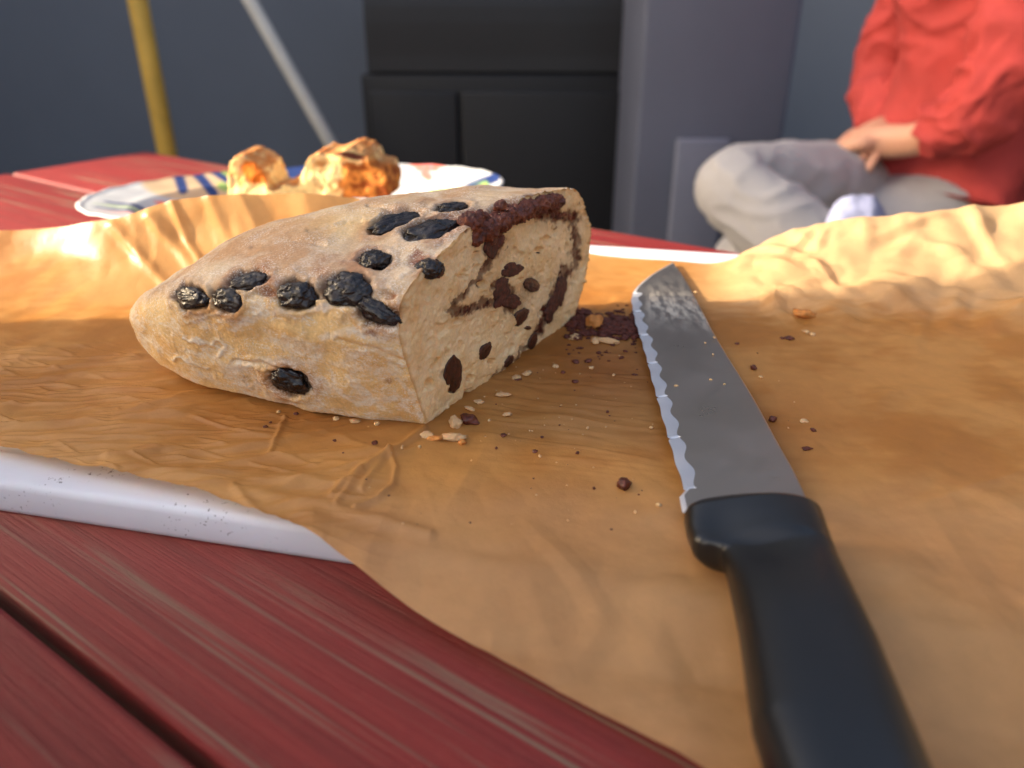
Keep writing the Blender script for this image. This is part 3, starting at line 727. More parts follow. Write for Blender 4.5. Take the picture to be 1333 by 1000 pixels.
# blade: underside, spine, upper face down to the ground bevel
nt_ = 26
rowsk = [krow(np.full(NB, .0004), -TH * .5)] + [krow(full * f, -TH) for f in (.15, .5, .85)] + [krow(full - .0002, -TH * .95), krow(full, -TH * .5), krow(full, -.0002), krow(full - .0003, 0)]
for f in np.linspace(.985, 0, nt_): rowsk.append(krow(inner + (full - .0003 - inner) * f, 0))
KV = np.stack(rowsk, 1); nk = KV.shape[1]
me = pymesh('blade', KV.reshape(-1, 3), grid_faces(NB, nk)); ku, kv, _ = project(KV)
sm = np.exp(-((kv - 403 - (ku - 880) * .12) / 18) ** 2) * sstep(835, 850, ku) * 1.3 + .10 * (kv < 430)
set_float(me, sm.ravel(), 'smear')
m_steel = steel('blade_steel', (.44, .40, .36), .33, True)
blade = link('blade', me, m_steel, knife)
# ground, wavy serrated edge
fr_ = np.linspace(0, 1, 7)
SV = np.stack([krow(inner * f, -TH * .38 * (1 - f) ** 1.15 - .00002) for f in fr_], 1)
SV[..., 2] += (-.0006 * tooth * inser)[:, None] * np.array([0, .6, 1, 1, 1, .8, 0])
me = pymesh('serrated_edge', SV.reshape(-1, 3), grid_faces(NB, 7, False, True)); set_float(me, np.repeat(el, 7), 'along')
ser = link('serrated_edge', me, steel('ground_steel', (.70, .69, .70), .48, False, True), blade)
# faint etched maker's mark near the heel
mk = []
for (x0, y0, x1, y1) in [(985, 597, 1003, 596), (979, 601, 1000, 601), (977, 609, 1006, 611), (978, 614, 1004, 612), (994, 616, 1003, 616), (996, 618, 1012, 623), (990, 623, 1013, 621), (982, 621, 987, 629), (987, 629, 994, 631), (1012, 620, 1016, 627), (1004, 602, 1009, 612), (1000, 626, 1006, 627), (982, 604, 998, 605)]:
    zt = float(zplane(.228)) + .00012; A_, B_ = at_z(x0, y0, zt), at_z(x1, y1, zt); mk.append((A_, B_))
V, Fs = [], []
for A_, B_ in mk:
    d = B_ - A_; d /= np.linalg.norm(d); n_ = np.array([-d[1], d[0], 0]) * .00013; k = len(V)
    V += [A_ - n_, B_ - n_, B_ + n_, A_ + n_]; Fs.append((k, k + 1, k + 2, k + 3))
link('etched_mark', pymesh('etched_mark', V, Fs), plain('etch', lin(178, 168, 156), .45, .05, 50, 0, metal=.9), blade, smooth=False)
# handle
HZ = .012
HL = gpoly([(889, 662), (893, 682), (900, 700), (908, 707), (924, 710), (938, 715), (945, 735)], HZ); HR = gpoly([(1058, 648), (1066, 668), (1074, 690), (1090, 735)], HZ)
kd = (HR[-1] - HR[0])[:2]; kd = kd + (HL[-1] - HL[0])[:2] * .2; kd /= np.linalg.norm(kd); kn = np.array([-kd[1], kd[0]])  # along (towards the butt) and across
if kn[0] < 0: kn = -kn
o2 = (HL[0][:2] + HR[0][:2]) / 2
def ak(P): d = P[:, :2] - o2; return d @ kd, d @ kn
la, ln_ = ak(HL); ra, rn = ak(HR)
la = np.concatenate([la, [la[-1] + .02, la[-1] + .05, la[-1] + .08, la[-1] + .10]]); ln_ = np.concatenate([ln_, [ln_[-1] - .0005, ln_[-1] - .003, ln_[-1] - .001, ln_[-1] - .006]])
ra = np.concatenate([ra, [ra[-1] + .03, ra[-1] + .07, ra[-1] + .10]]); rn = np.concatenate([rn, [rn[-1] + .0005, rn[-1] - .001, rn[-1] + .001]])
a0, a1 = max(la[0], ra[0]) - .002, min(la.max(), ra.max())
sa_ = np.concatenate([a0 + .004 * (1 - np.cos(np.linspace(0, math.pi / 2, 10))), np.linspace(a0 + .0045, a1 - .012, 150), a1 - .012 + .012 * np.sin(np.linspace(.05, math.pi / 2, 14))])
HV = []
for a in sa_:
    l = np.interp(a, la, ln_); r_ = np.interp(a, ra, rn)
    # front slant: keep the two front corners where they were measured
    l_sh = la[0] if a < la[0] else a
    c, hw = (l + r_) / 2, (r_ - l) / 2
    cap = 1 - .10 * (1 - min((a - a0) / .004, 1)) ** 2 if a < a0 + .004 else 1.0
    if a > a1 - .012: cap = math.sqrt(max(1 - ((a - a1 + .012) / .0121) ** 2, 0)) * .9 + .1
    zc_ = .0118; hz = .0098 * cap * (1 - .10 * sstep(.0, .03, a - a0) + .06 * sstep(.05, .1, a - a0))
    if a < a0 + .004: hz *= .82 + .18 * min((a - a0) / .004, 1)
    for k in range(56):
        w_ = 2 * math.pi * k / 56; cw, sw = math.cos(w_), math.sin(w_); ex = 2 / 2.7
        x_ = c + hw * cap * math.copysign(abs(cw) ** ex, cw); z_ = zc_ + hz * math.copysign(abs(sw) ** ex, sw)
        # scooped thumb rest on the upper left, behind the guard
        if sw > 0:
            e = math.hypot((a - a0 - .017) / .016, (x_ - l - .006) / .013); z_ -= .0055 * math.exp(-e * e) * sw
        p_ = o2 + kd * (a + (.0015 - (x_ - c) * .05)) + kn * x_; HV.append((p_[0], p_[1], z_))
HV = np.array(HV); nst = len(sa_)
Fh = grid_faces(nst, 56, True) + [tuple(range(56)), tuple(reversed(range((nst - 1) * 56, nst * 56)))]
me = pymesh('handle', HV, Fh)
bm = bmesh.new(); bm.from_mesh(me); bmesh.ops.recalc_face_normals(bm, faces=bm.faces[:]); bm.to_mesh(me); bm.free()
link('handle', me, plain('black_plastic', lin(20, 20, 21), .32, .15, 60, .10, 900, .0002, spec=.55), knife)

# ================================================================== PAPER PLATE
pc0 = at_z(381, 246, -.006); pR = at_z(652, 234, .006); pL = at_z(102, 267, .006)
pang = math.atan2(pR[1] - pL[1], pR[0] - pL[0]); pa = math.hypot(*(pR - pL)[:2]) / 2; pb = pa * .56; pc0 = (pR + pL) / 2
NR, NT = 120, 420
rr_ = np.linspace(0, 1, NR)[:, None]; th = np.linspace(0, 2 * math.pi, NT, endpoint=False)[None]
ex = .93
ca, sa = np.cos(th), np.sin(th)
px_ = pa * rr_ * np.sign(ca) * np.abs(ca) ** ex; py_ = pb * rr_ * np.sign(sa) * np.abs(sa) ** ex
pz = TABLE_Z + .0012 + .015 * sstep(.66, .80, rr_) + .006 * sstep(.78, 1.0, rr_) + .0012 * np.exp(-((rr_ - .985) / .012) ** 2) + .0012 * sstep(.7, 1, rr_) * np.sin(th * 26) * .35
px_, py_, pz = np.broadcast_arrays(px_, py_, pz)
PLV = np.stack([pc0[0] + px_ * math.cos(pang) - py_ * math.sin(pang), pc0[1] + px_ * math.sin(pang) + py_ * math.cos(pang), pz], -1)
lu, lv, _ = project(PLV)
white = lin(196, 196, 196); navy = lin(34, 56, 112); coral = lin(236, 120, 100); green = lin(150, 180, 96); teal = lin(110, 190, 180); tanp = lin(206, 176, 138)
pcx = np.tile(white, (NR, NT, 1))
def paint(mask, col): 
    global pcx
    pcx = pcx + (col - pcx) * mask[..., None]
far = (np.sin(th) * np.ones_like(rr_)) > .05
paint(sstep(1.1, .95, np.hypot((lu - 262) / 76, (lv - 237) / 24)), tanp)
for k in range(9):        # printed leaves all around
    t0 = .35 + k * .72; c_, s_ = math.cos(t0), math.sin(t0)
    for j, cl in enumerate((navy, green, navy, coral)):
        t1 = t0 + (j - 1.5) * .13; q0 = (.38 * pa * math.cos(t1 - .1), .38 * pb * math.sin(t1 - .1)); q1 = (.93 * pa * math.cos(t1), .93 * pb * math.sin(t1))
        d = seg_dist(px_, py_, [q0, q1]); lw = .0055 * (1 - np.abs(rr_ - .65) / .36).clip(0, 1)
        paint(sstep(1.0, .8, d / np.maximum(lw, 1e-4)) * ((lu > 655) | (lv > 262)), cl)
for poly, wd, cl in [([(228, 216), (238, 246)], 8, navy), ([(245, 216), (262, 232), (278, 252)], 7, navy), ([(258, 213), (280, 222), (302, 236)], 7, navy), ([(185, 222), (240, 212), (300, 206)], 9, green), ([(284, 216), (302, 226)], 7, green), ([(288, 242), (300, 246)], 6, green), ([(345, 213), (410, 211)], 11, navy), ([(350, 226), (400, 224)], 9, navy), ([(476, 209), (506, 207)], 9, lin(60, 92, 160)), ([(480, 220), (496, 218)], 7, lin(60, 92, 160)), ([(540, 207), (574, 208)], 12, coral), ([(546, 217), (566, 217)], 7, coral), ([(553, 226), (558, 231)], 6, coral), ([(612, 244), (645, 231)], 7, navy), ([(595, 250), (632, 240)], 5, green), ([(570, 257), (622, 248)], 10, navy), ([(238, 264), (262, 262)], 4, teal), ([(560, 248), (600, 246)], 3, green)]:
    paint(sstep(wd, wd * .7, seg_dist(lu, lv, poly)), cl)
sp_d = sstep(.15, .4, noise3(np.stack([px_ * 260, py_ * 260, pz * 0], -1))) * sstep(40, 20, seg_dist(lu, lv, [(510, 225), (540, 232)]))
paint(sp_d * .5, lin(150, 160, 190))
me = pymesh('paper_plate', PLV.reshape(-1, 3), grid_faces(NR, NT, True)); set_col(me, pcx.reshape(-1, 3))
plate = link('paper_plate', me, vcol('printed_plate', .45, .03, 60, ((200, .08, .0004),), 0, .5))
sol = plate.modifiers.new('thickness', 'SOLIDIFY'); sol.thickness = .0012; sol.offset = -1
tag(plate, 'oval white paper plate printed with navy, coral and green leaves behind the loaf', 'paper plate')

# torn slice of bread on the plate
def blob(name, parts, voxel, noise_amp, fr, sub=4):
    bm = parts if isinstance(parts, bmesh.types.BMesh) else bmesh.new()
    for (c, r_, rz) in ([] if bm is parts else parts):
        M = Matrix.Translation(Vector(c)) @ Matrix.Rotation(rz, 4, 'Z') @ Matrix.Diagonal((*r_, 1))
        bmesh.ops.create_icosphere(bm, subdivisions=sub, radius=1, matrix=M)
    me = bpy.data.meshes.new(name); bm.to_mesh(me); bm.free()
    o = bpy.data.objects.new(name + '_tmp', me); COL.objects.link(o)
    md = o.modifiers.new('r', 'REMESH'); md.mode = 'VOXEL'; md.voxel_size = voxel; md.use_smooth_shade = True
    md = o.modifiers.new('s', 'SMOOTH'); md.iterations = 3 if sub < 4 else 0
    dg = bpy.context.evaluated_depsgraph_get(); me2 = bpy.data.meshes.new_from_object(o.evaluated_get(dg)); bpy.data.objects.remove(o)
    n = len(me2.vertices); V = np.empty(n * 3, np.float32); me2.vertices.foreach_get('co', V); V = V.reshape(-1, 3).astype(float)
    N = np.empty(n * 3, np.float32); me2.vertices.foreach_get('normal', N); N = N.reshape(-1, 3)
    V += N * (noise_amp * (fbm(V * fr, 3) + .45 * ridged(V * fr * 1.7 + 4, 2) + .30 * fbm(V * fr * 5, 2)))[:, None]; me2.vertices.foreach_set('co', V.astype(np.float32).ravel()); me2.update(); me2.name = name
    return me2, V
me, V = blob('cinnamon_filling', [(tuple(P), (r_ * random.uniform(.8, 1.3), r_ * random.uniform(.8, 1.2), r_ * random.uniform(.6, 1)), random.uniform(0, 3)) for P, r_ in FILL], .0005, .0010, 520, 3)
link('cinnamon_filling', me, m_fill, loaf)
def pl(px, py, Y=.70): return at_y(px, py, Y)
SY = float(pc0[1]) - .02
OUT0 = [(296, 260), (295, 230), (299, 213), (307, 204), (317, 204), (330, 209), (343, 219), (348, 233), (350, 246), (362, 247), (371, 241), (380, 241), (386, 244), (393, 224), (402, 206), (413, 200), (430, 203), (441, 197), (455, 193), (468, 197), (479, 205), (481, 215), (497, 220), (505, 234), (506, 260)]
OUT = []
for (xa, ya), (xb, yb) in zip(OUT0, OUT0[1:] + OUT0[:1]):
    for t in (0, .33, .66): OUT.append((xa + (xb - xa) * t + random.uniform(-1.2, 1.2), ya + (yb - ya) * t + random.uniform(-1.4, 1.4)))
zmin = TABLE_Z + .002
bm = bmesh.new()
f0 = bm.faces.new([bm.verts.new(tuple(pl(x, y, SY - .016))) for x, y in OUT])
r_ = bmesh.ops.extrude_face_region(bm, geom=[f0]); bmesh.ops.translate(bm, verts=[g for g in r_['geom'] if isinstance(g, bmesh.types.BMVert)], vec=(.006, .036, .002))
bmesh.ops.recalc_face_normals(bm, faces=bm.faces[:])
me, V = blob('bread_slice', bm, .0011, .0007, 260)
V[:, 1] += .006 * fbm(V * 45 + 8, 2); V[:, 2] = np.maximum(V[:, 2], zmin + .0005); me.vertices.foreach_set('co', V.astype(np.float32).ravel())
bu, bv2, _ = project(V); nn = fbm(V * 90, 3)
bc = lin(244, 214, 150) + (lin(226, 160, 84) - lin(244, 214, 150)) * (sstep(.0, .6, nn) * .8)[:, None]
def bpaint(mask, col):
    global bc
    bc = bc + (np.array(col) - bc) * mask[:, None]
bpaint(sstep(434, 448, bu + 10 * nn) * sstep(208, 216, bv2 + 4 * nn), (lin(222, 140, 62) + (lin(150, 74, 26) - lin(222, 140, 62)) * sstep(-.4, .4, fbm(V * 130 + 2, 3))[:, None]))
bpaint(sstep(.2, .8, fbm(V * 60 + 5, 3)) * sstep(225, 205, bv2), lin(190, 104, 44))
bpaint(sstep(1.2, .7, np.hypot((bu - 331) / 17 - (bv2 - 226) / 40, (bv2 - 226) / 16) + .3 * nn), lin(206, 110, 30))
bpaint(sstep(1.2, .7, np.hypot((bu - 458) / 24, (bv2 - 203 - (bu - 458) * .15) / 5) + .3 * nn), lin(92, 46, 34))
NZ = np.empty(len(V) * 3, np.float32); me.vertices.foreach_get('normal', NZ); NZ = NZ.reshape(-1, 3)
bpaint(sstep(.35, .8, NZ[:, 2] + .3 * nn) * .75, lin(176, 98, 42))
set_col(me, bc)
tag(link('bread_slice', me, vcol('torn_bread', .8, .2, 160, ((420, .8, .002),), .25, .2, .005)), 'torn slice of raisin bread with orange crust lying on the paper plate', 'bread slice')

# ================================================================== CRUMBS
def crumb_thing(name, px, py, L, w_, ang, hgt, m, label, cat, group=None, seed=0, zoff=None, amp=.38):
    P = on_paper(px, py); u0, v0, z0 = project(P)
    ha = L / 2 * z0 / FPX; hb = min(w_ / 2 * z0 / FPX / .5, ha * 1.2)
    me = lump_mesh(name, ha, hb, hgt, seed, 3, amp, .25, 2.0); o = link(name, me, m)
    o.location = (P[0], P[1], P[2] + hgt * .55); o.rotation_euler = (random.uniform(-.2, .2), random.uniform(-.2, .2), R(-ang) * 1.0)
    tag(o, label, cat, group); return o
m_pale = plain('pale_crumb', lin(214, 172, 124), .85, .12, 500, .5, 900, .0006, sss=.3)
m_oran = plain('crust_crumb', lin(200, 130, 62), .75, .25, 400, .5, 900, .0006, sss=.2)
m_dark = raisin_mat('dark_crumb', lin(60, 22, 14), lin(112, 48, 26), .12, .4)
CR = [('raisin_crumb', 812, 633, 18, 11, 20, .0022, m_dark, 'dark red raisin crumb alone on the paper in front of the loaf', 'crumb', None),
      ('raisin_crumb', 611, 549, 26, 10, 5, .0018, m_dark, 'dark red raisin scrap beside the near corner of the cut face', 'crumb', None),
      ('crust_crumb', 592, 553, 18, 12, -20, .0020, m_pale, 'pale crumb touching the dark scrap below the cut corner', 'crumb', None),
      ('crust_flake', 590, 571, 34, 8, 12, .0014, m_pale, 'long curled pale flake in front of the cut corner', 'crumb', None),
      ('crust_flake', 566, 572, 24, 6, 0, .0008, m_oran, 'thin orange flake left of the curled pale flake', 'crumb', None),
      ('crust_flake', 602, 579, 9, 12, 60, .0012, m_oran, 'small orange hooked flake nearest the camera below the cut corner', 'crumb', None),
      ('crust_flake', 655, 514, 20, 7, 0, .0008, m_pale, 'largest white flake right of the cut face', 'crumb', None),
      ('crust_crumb', 1047, 411, 32, 11, -4, .0022, m_oran, 'orange crust crumb on the raised right side of the paper', 'crumb', None),
      ('raisin_crumb', 981, 481, 9, 8, 0, .0012, m_dark, 'dark crumb right of the middle of the knife blade', 'crumb', None),
      ('raisin_crumb', 1006, 548, 10, 8, 30, .0012, m_dark, 'dark crumb beside the knife spine nearest the handle', 'crumb', None),
      ('crust_flake', 1027, 441, 12, 5, 0, .0008, m_dark, 'flat brown flake below the orange crust crumb', 'crumb', None),
      ('crust_flake', 775, 446, 12, 8, 10, .0014, m_pale, 'left pale crumb at the front of the dark crumb heap', 'crumb', None),
      ('crust_flake', 790, 446, 34, 6, 3, .0014, m_pale, 'long pale sliver at the front of the dark crumb heap', 'crumb', None),
      ('crust_crumb', 772, 424, 22, 18, 0, .0035, m_oran, 'brown bread crumb on top of the dark crumb heap', 'crumb', None),
      ('crust_flake', 746, 441, 14, 7, 30, .0012, m_pale, 'pale crumb left of the dark heap by the loaf', 'crumb', None)]
for k, a in enumerate(CR): crumb_thing(*a, seed=k + 3)
PALE = [(624, 525, 12, 5), (613, 533, 14, 5), (660, 540, 12, 6), (637, 549, 4, 3), (686, 487, 12, 5), (674, 493, 12, 6), (438, 545, 8, 5), (462, 549, 14, 5), (490, 553, 8, 4), (362, 537, 5, 3), (545, 582, 4, 4), (524, 584, 4, 4), (555, 568, 18, 7), (723, 478, 8, 4), (770, 479, 7, 4), (990, 492, 5, 3), (1047, 549, 11, 5), (848, 557, 6, 3), (857, 660, 8, 4), (765, 558, 4, 3), (800, 489, 4, 3), (1050, 433, 8, 4), (1058, 436, 7, 5), (828, 667, 4, 3), (703, 596, 4, 3)]
for k, (x, y, L, w_) in enumerate(PALE):
    crumb_thing('pale_crumb', x, y, L, w_, random.uniform(-25, 25), max(.0006, w_ * .00012), m_pale, 'tiny pale bread crumb scattered on the brown paper', 'crumb', 'tiny pale crumbs on the paper', seed=k + 30)
DARK = [(488, 577, 9, 6), (345, 556, 7, 3), (385, 540, 8, 3), (353, 551, 4, 2), (435, 574, 4, 2), (655, 567, 8, 4), (645, 584, 4, 3), (697, 589, 7, 4), (750, 497, 9, 5), (826, 489, 8, 5), (673, 495, 10, 5), (752, 590, 5, 3), (765, 470, 10, 5), (749, 472, 9, 6), (1050, 586, 14, 4), (1058, 560, 8, 5), (1018, 441, 6, 3), (773, 637, 4, 3), (705, 569, 4, 3), (733, 486, 6, 3), (790, 537, 4, 3), (960, 448, 6, 3)]
for k, (x, y, L, w_) in enumerate(DARK):
    crumb_thing('dark_crumb', x, y, L, w_, random.uniform(-25, 25), max(.0005, w_ * .0001), m_dark, 'tiny dark brown crumb scattered on the brown paper', 'crumb', 'tiny dark crumbs on the paper', seed=k + 70)
# heap of cinnamon crumbs behind the loaf: nobody could count it
V_all, F_all, base_i = [], [], 0
for k in range(260):
    x = random.uniform(740, 838); y = 424 + random.gauss(0, 8) + (x - 790) * .05
    if random.random() < .25: x, y = random.uniform(735, 835), random.uniform(400, 470)
    P = on_paper(x, y); r_ = random.uniform(.0006, .0022) * (1 if 405 < y < 442 else .4)
    V, Fs = ico(3); V = V * (1 + .75 * fbm(V * 1.9 + k * 2.7, 3, .7))[:, None] * np.array([r_ * 1.4, r_ * 1.2, r_ * .55]) + P + [0, 0, r_ * .25]
    V_all.append(V); F_all += [[a + base_i for a in f] for f in Fs]; base_i += len(V)
tag(link('cinnamon_crumbs', pymesh('cinnamon_crumbs', np.vstack(V_all), F_all), plain('cinnamon_crumbs', lin(92, 38, 22), .6, .4, 300, .6, 700, .001)), 'heap of dark cinnamon crumbs between the loaf and the knife', 'crumbs', kind='stuff')
# fine specks all over the paper
V_all, F_all, base_i = [], [], 0; V_b, F_b, base_b = [], [], 0
for k in range(130):
    x, y = random.uniform(420, 1062), random.uniform(430, 690)
    if random.random() < .5: x, y = random.gauss(720, 90), random.gauss(530, 45)
    P = on_paper(x, y); r_ = random.uniform(.00012, .00038); V, Fs = ico(1)
    V = V * (1 + .4 * fbm(V + k, 1))[:, None] * np.array([r_ * 1.4, r_ * 1.2, r_ * .7]) + P + [0, 0, r_ * .4]
    if k % 3: V_all.append(V); F_all += [[a + base_i for a in f] for f in Fs]; base_i += len(V)
    else: V_b.append(V); F_b += [[a + base_b for a in f] for f in Fs]; base_b += len(V)
tag(link('flour_specks', pymesh('flour_specks', np.vstack(V_all), F_all), m_pale), 'fine pale specks of flour and crumb dusted over the paper', 'crumbs', kind='stuff')
tag(link('cinnamon_specks', pymesh('cinnamon_specks', np.vstack(V_b), F_b), m_dark), 'fine dark specks of cinnamon dusted over the paper', 'crumbs', kind='stuff')
# crumbs on the blade
for k, (x, y, L) in enumerate([(906, 381, 5), (930, 440, 4), (918, 447, 3), (880, 503, 5), (925, 495, 4), (943, 501, 3), (928, 462, 3)]):
    zt = float(zplane(.3)); P = at_z(x, y, zt); o = link('pale_crumb', lump_mesh('pale_crumb', L * .0002, L * .00017, L * .00012, k, 2), m_pale); o.location = P + np.array([0, 0, .0003])
    tag(o, 'tiny pale crumb stuck on the knife blade', 'crumb', 'tiny crumbs on the knife blade')

# ================================================================== BACKGROUND (out of focus)
def px_x(px, py, Y): return float(at_y(px, py, Y)[0])
m_black = plain('black_enamel', lin(24, 22, 24), .5, .15, 4, .1, 80)
m_blackd = plain('black_panel', lin(14, 13, 16), .6, .15, 4, .1, 80)
m_slate = plain('slate_panel', lin(84, 88, 104), .7, .08, 3, .1, 60)
m_slate2 = plain('slate_trim', lin(104, 108, 124), .65, .08, 3, .1, 60)
m_char = plain('charcoal_panel', lin(48, 48, 50), .6, .12, 3, .1, 60)
# black barbecue cabinet
x0, x1 = px_x(478, 230, 2.1), px_x(818, 230, 2.1)
cab = empty('barbecue_cabinet', ((x0 + x1) / 2, 2.4, FLOOR_Z)); tag(cab, 'black barbecue cabinet behind the plate, out of focus', 'barbecue')
link('body', box_mesh('body', x0, x1, 2.12, 2.75, FLOOR_Z + .04, -.02, .012), m_blackd, cab)
xm = x0 + (x1 - x0) * .36
for a, b_, m in ((x0 + .02, xm - .004, m_blackd), (xm + .004, x1 - .02, m_blackd)):
    link('door', box_mesh('door', a, b_, 2.100, 2.118, FLOOR_Z + .08, -.06, .008), m, cab)
hood = catmull([(0, 0), (.02, .20), (.14, .36), (.36, .40), (.56, .30), (.62, .0)], 28)
V = []; 
for y_, z_ in hood: V += [(x0 + .02, 2.12 + y_, -.015 + z_), (x1 - .02, 2.12 + y_, -.015 + z_)]
Fs = [(2 * i, 2 * i + 1, 2 * i + 3, 2 * i + 2) for i in range(27)] + [tuple(2 * i for i in range(28)), tuple(2 * i + 1 for i in reversed(range(28)))]
hd = link('hood', pymesh('hood', V, Fs), m_black, cab, smooth=False)
# slate grey storage locker
x0, x1 = px_x(826, 250, 1.75), px_x(946, 250, 1.75)
loc = empty('storage_locker', ((x0 + x1) / 2, 1.95, FLOOR_Z)); tag(loc, 'slate grey storage locker left of the seated person, out of focus', 'locker')
link('body', box_mesh('body', x0, x1 + .12, 1.78, 2.2, FLOOR_Z, .55, .01), m_slate, loc)
xs = x0 + (x1 - x0) * .42
d = link('door', box_mesh('door', xs, x1 - .004, 1.755, 1.777, FLOOR_Z + .05, -.125, .006), m_slate2, loc)
# yellow wooden pole and pale leaning pole
m_gold = plain('yellow_wood', lin(226, 178, 76), .6, .12, 20, .2, 100)
p_ = at_y(216, 190, 2.2)
pole = link('wooden_pole', tube_mesh('wooden_pole', [(p_[0], 2.2, FLOOR_Z), (p_[0], 2.2, .0), (p_[0], 2.2, 1.4)], [.026, .025, .024], 16), m_gold)
tag(pole, 'yellow wooden pole standing behind the table corner', 'pole')
m_palep = plain('pale_metal', lin(190, 186, 176), .5, .08, 20, .1, 100)
p0, p1 = at_y(446, 215, 2.0), at_y(424, 176, 2.0)
dv_ = p1 - p0; q1 = p0 + dv_ * 9; q0 = p0 - dv_ * ((p0[2] - FLOOR_Z) / dv_[2])
pole2 = link('metal_pole', tube_mesh('metal_pole', [q0, p0, p1, q1], .016, 16), m_palep); tag(pole2, 'pale metal pole leaning left behind the torn bread slice', 'pole')

# ------------------------------------------------------------------ seated person
def skin(name, joints, edges, sub=2, fold=0):
    names = list(joints); me = bpy.data.meshes.new(name)
    me.from_pydata([joints[n][0] for n in names], [(names.index(a), names.index(b)) for a, b in edges], [])
    o = bpy.data.objects.new(name + '_tmp', me); COL.objects.link(o)
    md = o.modifiers.new('skin', 'SKIN'); md.use_smooth_shade = True
    for i, n in enumerate(names):
        r_ = joints[n][1]; me.skin_vertices[0].data[i].radius = (r_, r_) if np.isscalar(r_) else r_
    me.skin_vertices[0].data[0].use_root = True
    s = o.modifiers.new('sub', 'SUBSURF'); s.levels = sub; s.render_levels = sub
    dg = bpy.context.evaluated_depsgraph_get(); m2 = bpy.data.meshes.new_from_object(o.evaluated_get(dg)); bpy.data.objects.remove(o); m2.name = name
    if fold:
        n = len(m2.vertices); V = np.empty(n * 3, np.float32); m2.vertices.foreach_get('co', V); V = V.reshape(-1, 3).astype(float)
        N = np.empty(n * 3, np.float32); m2.vertices.foreach_get('normal', N); N = N.reshape(-1, 3)
        f = fbm(V * 7 + 3, 2) + .9 * (ridged(V * np.array([9, 9, 16]) + fbm(V * 6, 2)[:, None], 2) - .6)
        V += N * (fold * f)[:, None]; m2.vertices.foreach_set('co', V.astype(np.float32).ravel()); m2.update()
    return m2
hx, hy, hz = .765, 1.38, -.20
J = {'pelvis': ((hx, hy, hz), .13), 'waist': ((hx + .02, hy + .02, hz + .16), .12), 'chest': ((hx + .01, hy, hz + .36), (.15, .12)), 'collar': ((hx, hy - .01, hz + .50), (.12, .09)), 'neck': ((hx - .01, hy - .02, hz + .57), .055), 'jaw': ((hx - .035, hy - .03, hz + .65), .075), 'head': ((hx - .03, hy - .03, hz + .74), .095), 'crown': ((hx - .02, hy - .02, hz + .82), .06), 'nose': ((hx - .135, hy - .05, hz + .69), .014),
     'r_hip': ((hx - .05, hy + .09, hz - .01), .10), 'r_knee': ((.300, 1.14, -.085), .040), 'r_ankle': ((.60, .98, -.30), .042), 'r_foot': ((.66, .90, -.33), .04), 'r_toe': ((.70, .82, -.36), .03),
     'l_hip': ((hx - .05, hy - .09, hz - .01), .10), 'l_knee': ((.40, 1.30, -.24), .066), 'l_ankle': ((.42, 1.28, -.66), .042), 'l_foot': ((.36, 1.27, -.715), .04), 'l_toe': ((.27, 1.26, -.73), .03),
     'r_sh': ((hx - .01, hy + .17, hz + .46), .07), 'r_el': ((hx - .06, hy + .20, hz + .20), .046), 'r_wr': ((hx - .10, hy + .02, hz + .15), .032), 'r_hand': ((hx - .15, hy - .03, hz + .14), (.042, .02)),
     'l_sh': ((hx - .01, hy - .17, hz + .46), .07), 'l_el': ((hx - .07, hy - .20, hz + .20), .046), 'l_wr': ((hx - .13, hy - .12, hz + .15), .032), 'l_hand': ((hx - .17, hy - .06, hz + .14), (.042, .02))}
Ed = [('pelvis', 'waist'), ('waist', 'chest'), ('chest', 'collar'), ('collar', 'neck'), ('neck', 'jaw'), ('jaw', 'head'), ('head', 'crown'), ('jaw', 'nose')]
for s in 'rl': Ed += [('pelvis', s + '_hip'), (s + '_hip', s + '_knee'), (s + '_knee', s + '_ankle'), (s + '_ankle', s + '_foot'), (s + '_foot', s + '_toe'), ('collar', s + '_sh'), (s + '_sh', s + '_el'), (s + '_el', s + '_wr'), (s + '_wr', s + '_hand')]
for s, sy in (('r', 1), ('l', -1)):
    hnd = Vector(J[s + '_hand'][0]); d = (hnd - Vector(J[s + '_wr'][0])).normalized(); sd = Vector((0, 0, 1)).cross(d).normalized()
    for k, (off, ln) in enumerate(((-.028, .058), (-.010, .072), (.010, .074), (.028, .066))):
        a = hnd + d * .025 + sd * off; b_ = a + d * ln * .5 + Vector((0, 0, -.008)); c_ = b_ + d * ln * .4 + Vector((0, 0, -.022))
        J[f'{s}f{k}a'] = (tuple(a), .010); J[f'{s}f{k}b'] = (tuple(b_), .009); J[f'{s}f{k}c'] = (tuple(c_), .007)
        Ed += [(s + '_hand', f'{s}f{k}a'), (f'{s}f{k}a', f'{s}f{k}b'), (f'{s}f{k}b', f'{s}f{k}c')]
    a = hnd - d * .01 + sd * (-.045 * sy); b_ = a + d * .045 + Vector((0, 0, -.01)); J[s + 't0'] = (tuple(a), .011); J[s + 't1'] = (tuple(b_), .008); Ed += [(s + '_hand', s + 't0'), (s + 't0', s + 't1')]
m_skin = plain('skin', lin(200, 150, 124), .55, .08, 20, .1, 300, sss=.1)
bare = ('neck', 'jaw', 'head', 'crown', 'nose', 'r_hand', 'l_hand')
JB = {n: (p_, r_ if (n in bare or n[1:2] in 'ft') else (np.array(r_) * .8).tolist()) for n, (p_, r_) in J.items()}
person = link('person', skin('person', JB, Ed), m_skin)
tag(person, 'person in grey trousers and red shirt sitting behind the table, knee bent', 'person')
def grow(names, k, add=0, drop=()):
    return {n: (J[n][0], (np.array(J[n][1]) * k + add).tolist() if not np.isscalar(J[n][1]) else J[n][1] * k + add) for n in names}
tn = ['pelvis', 'r_hip', 'r_knee', 'r_ankle', 'l_hip', 'l_knee', 'l_ankle']
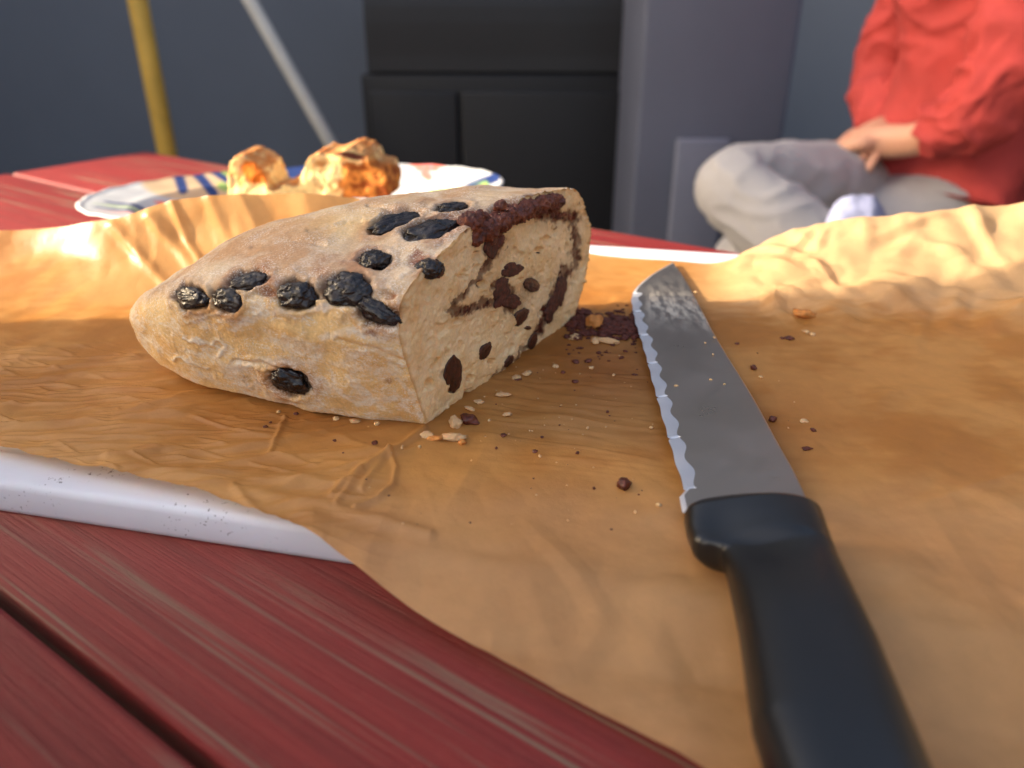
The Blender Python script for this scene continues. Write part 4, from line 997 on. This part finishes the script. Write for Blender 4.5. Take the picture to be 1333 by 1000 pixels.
tj = grow(tn, 1.12, .010); kn_, hp_, an_ = (Vector(J['r_' + n][0]) for n in ('knee', 'hip', 'ankle')); tj['r_thigh'] = (tuple(kn_.lerp(hp_, .34)), .088); tj['r_shin'] = (tuple(kn_.lerp(an_, .34)), .068); tj['waist'] = ((hx + .01, hy + .01, hz + .06), .135)
m_trou = plain('grey_trousers', lin(160, 158, 160), .85, .05, 14, .25, 40, .006)
link('trousers', skin('trousers', tj, [('pelvis', 'waist'), ('pelvis', 'r_hip'), ('r_hip', 'r_thigh'), ('r_thigh', 'r_knee'), ('r_knee', 'r_shin'), ('r_shin', 'r_ankle'), ('pelvis', 'l_hip'), ('l_hip', 'l_knee'), ('l_knee', 'l_ankle')], 4, .0045), m_trou, person)
sj = grow(['waist', 'chest', 'collar', 'r_sh', 'l_sh', 'r_el', 'l_el', 'r_wr', 'l_wr'], 1.08, .010); sj['r_wr'] = (J['r_wr'][0], .052); sj['l_wr'] = (J['l_wr'][0], .052); sj['hem'] = ((hx, hy, hz + .03), .155)
m_shirt = plain('red_shirt', lin(176, 62, 58), .85, .12, 14, .4, 40, .008)
link('shirt', skin('shirt', sj, [('waist', 'hem'), ('waist', 'chest'), ('chest', 'collar'), ('collar', 'r_sh'), ('collar', 'l_sh'), ('r_sh', 'r_el'), ('l_sh', 'l_el'), ('r_el', 'r_wr'), ('l_el', 'l_wr')], 4, .010), m_shirt, person)
V, Fs = ico(4); keep = V[:, 0] > -.35 - .5 * (V[:, 2] - .1)
V = V * (1 + .05 * fbm(V * 4, 3))[:, None] * np.array([.112, .098, .115]) + np.array([hx - .02, hy - .025, hz + .76])
link('hair', pymesh('hair', V, [f for f in Fs if all(keep[i] for i in f)]), plain('hair', lin(52, 38, 28), .6, .3, 60, .6, 200, stretch=(1, 1, .1)), person)
m_shoe = plain('dark_shoe', lin(40, 40, 44), .6, .1, 20, .2, 100)
for s in 'rl':
    A_, B_, C_ = (Vector(J[s + n][0]) for n in ('_ankle', '_foot', '_toe'))
    link('shoe', tube_mesh('shoe', [A_.lerp(B_, .45), B_, B_.lerp(C_, .6), C_, C_ + (C_ - B_) * .25], [.05, .052, .05, .04, .015], 14), m_shoe, person)
# chair under the person
ch = empty('patio_chair', (hx, hy, FLOOR_Z)); tag(ch, 'dark patio chair under the seated person', 'chair')
m_chair = plain('dark_chair', lin(22, 22, 26), .6, .1, 10, .1, 80)
link('seat', box_mesh('seat', hx - .27, hx + .24, hy - .25, hy + .25, hz - .19, hz - .125, .012), m_chair, ch)
link('backrest', box_mesh('backrest', hx + .2, hx + .24, hy - .25, hy + .25, hz - .1, hz + .45, .012), m_chair, ch)
for sx in (-.24, .21):
    for sy in (-.22, .22): link('leg', box_mesh('leg', hx + sx - .02, hx + sx + .02, hy + sy - .02, hy + sy + .02, FLOOR_Z, hz - .19, .004), m_chair, ch)
# pale lavender cloth hanging over the near corner of the table bench
c0 = at_y(1096, 300, .90)
V, Fs = ico(5); d = 1 + .22 * fbm(V * 1.1 + 3, 2) + .05 * np.abs(fbm(V * 3, 2))
V = V * d[:, None] * np.array([.055, .04, .09]) + c0 + np.array([.02, 0, -.06])
tag(link('cloth_bag', pymesh('cloth_bag', V, Fs), plain('lavender_cloth', lin(124, 128, 156), .9, .06, 20, .4, 60, .004)), 'pale lavender cloth bag beside the knee, behind the raised paper', 'bag')
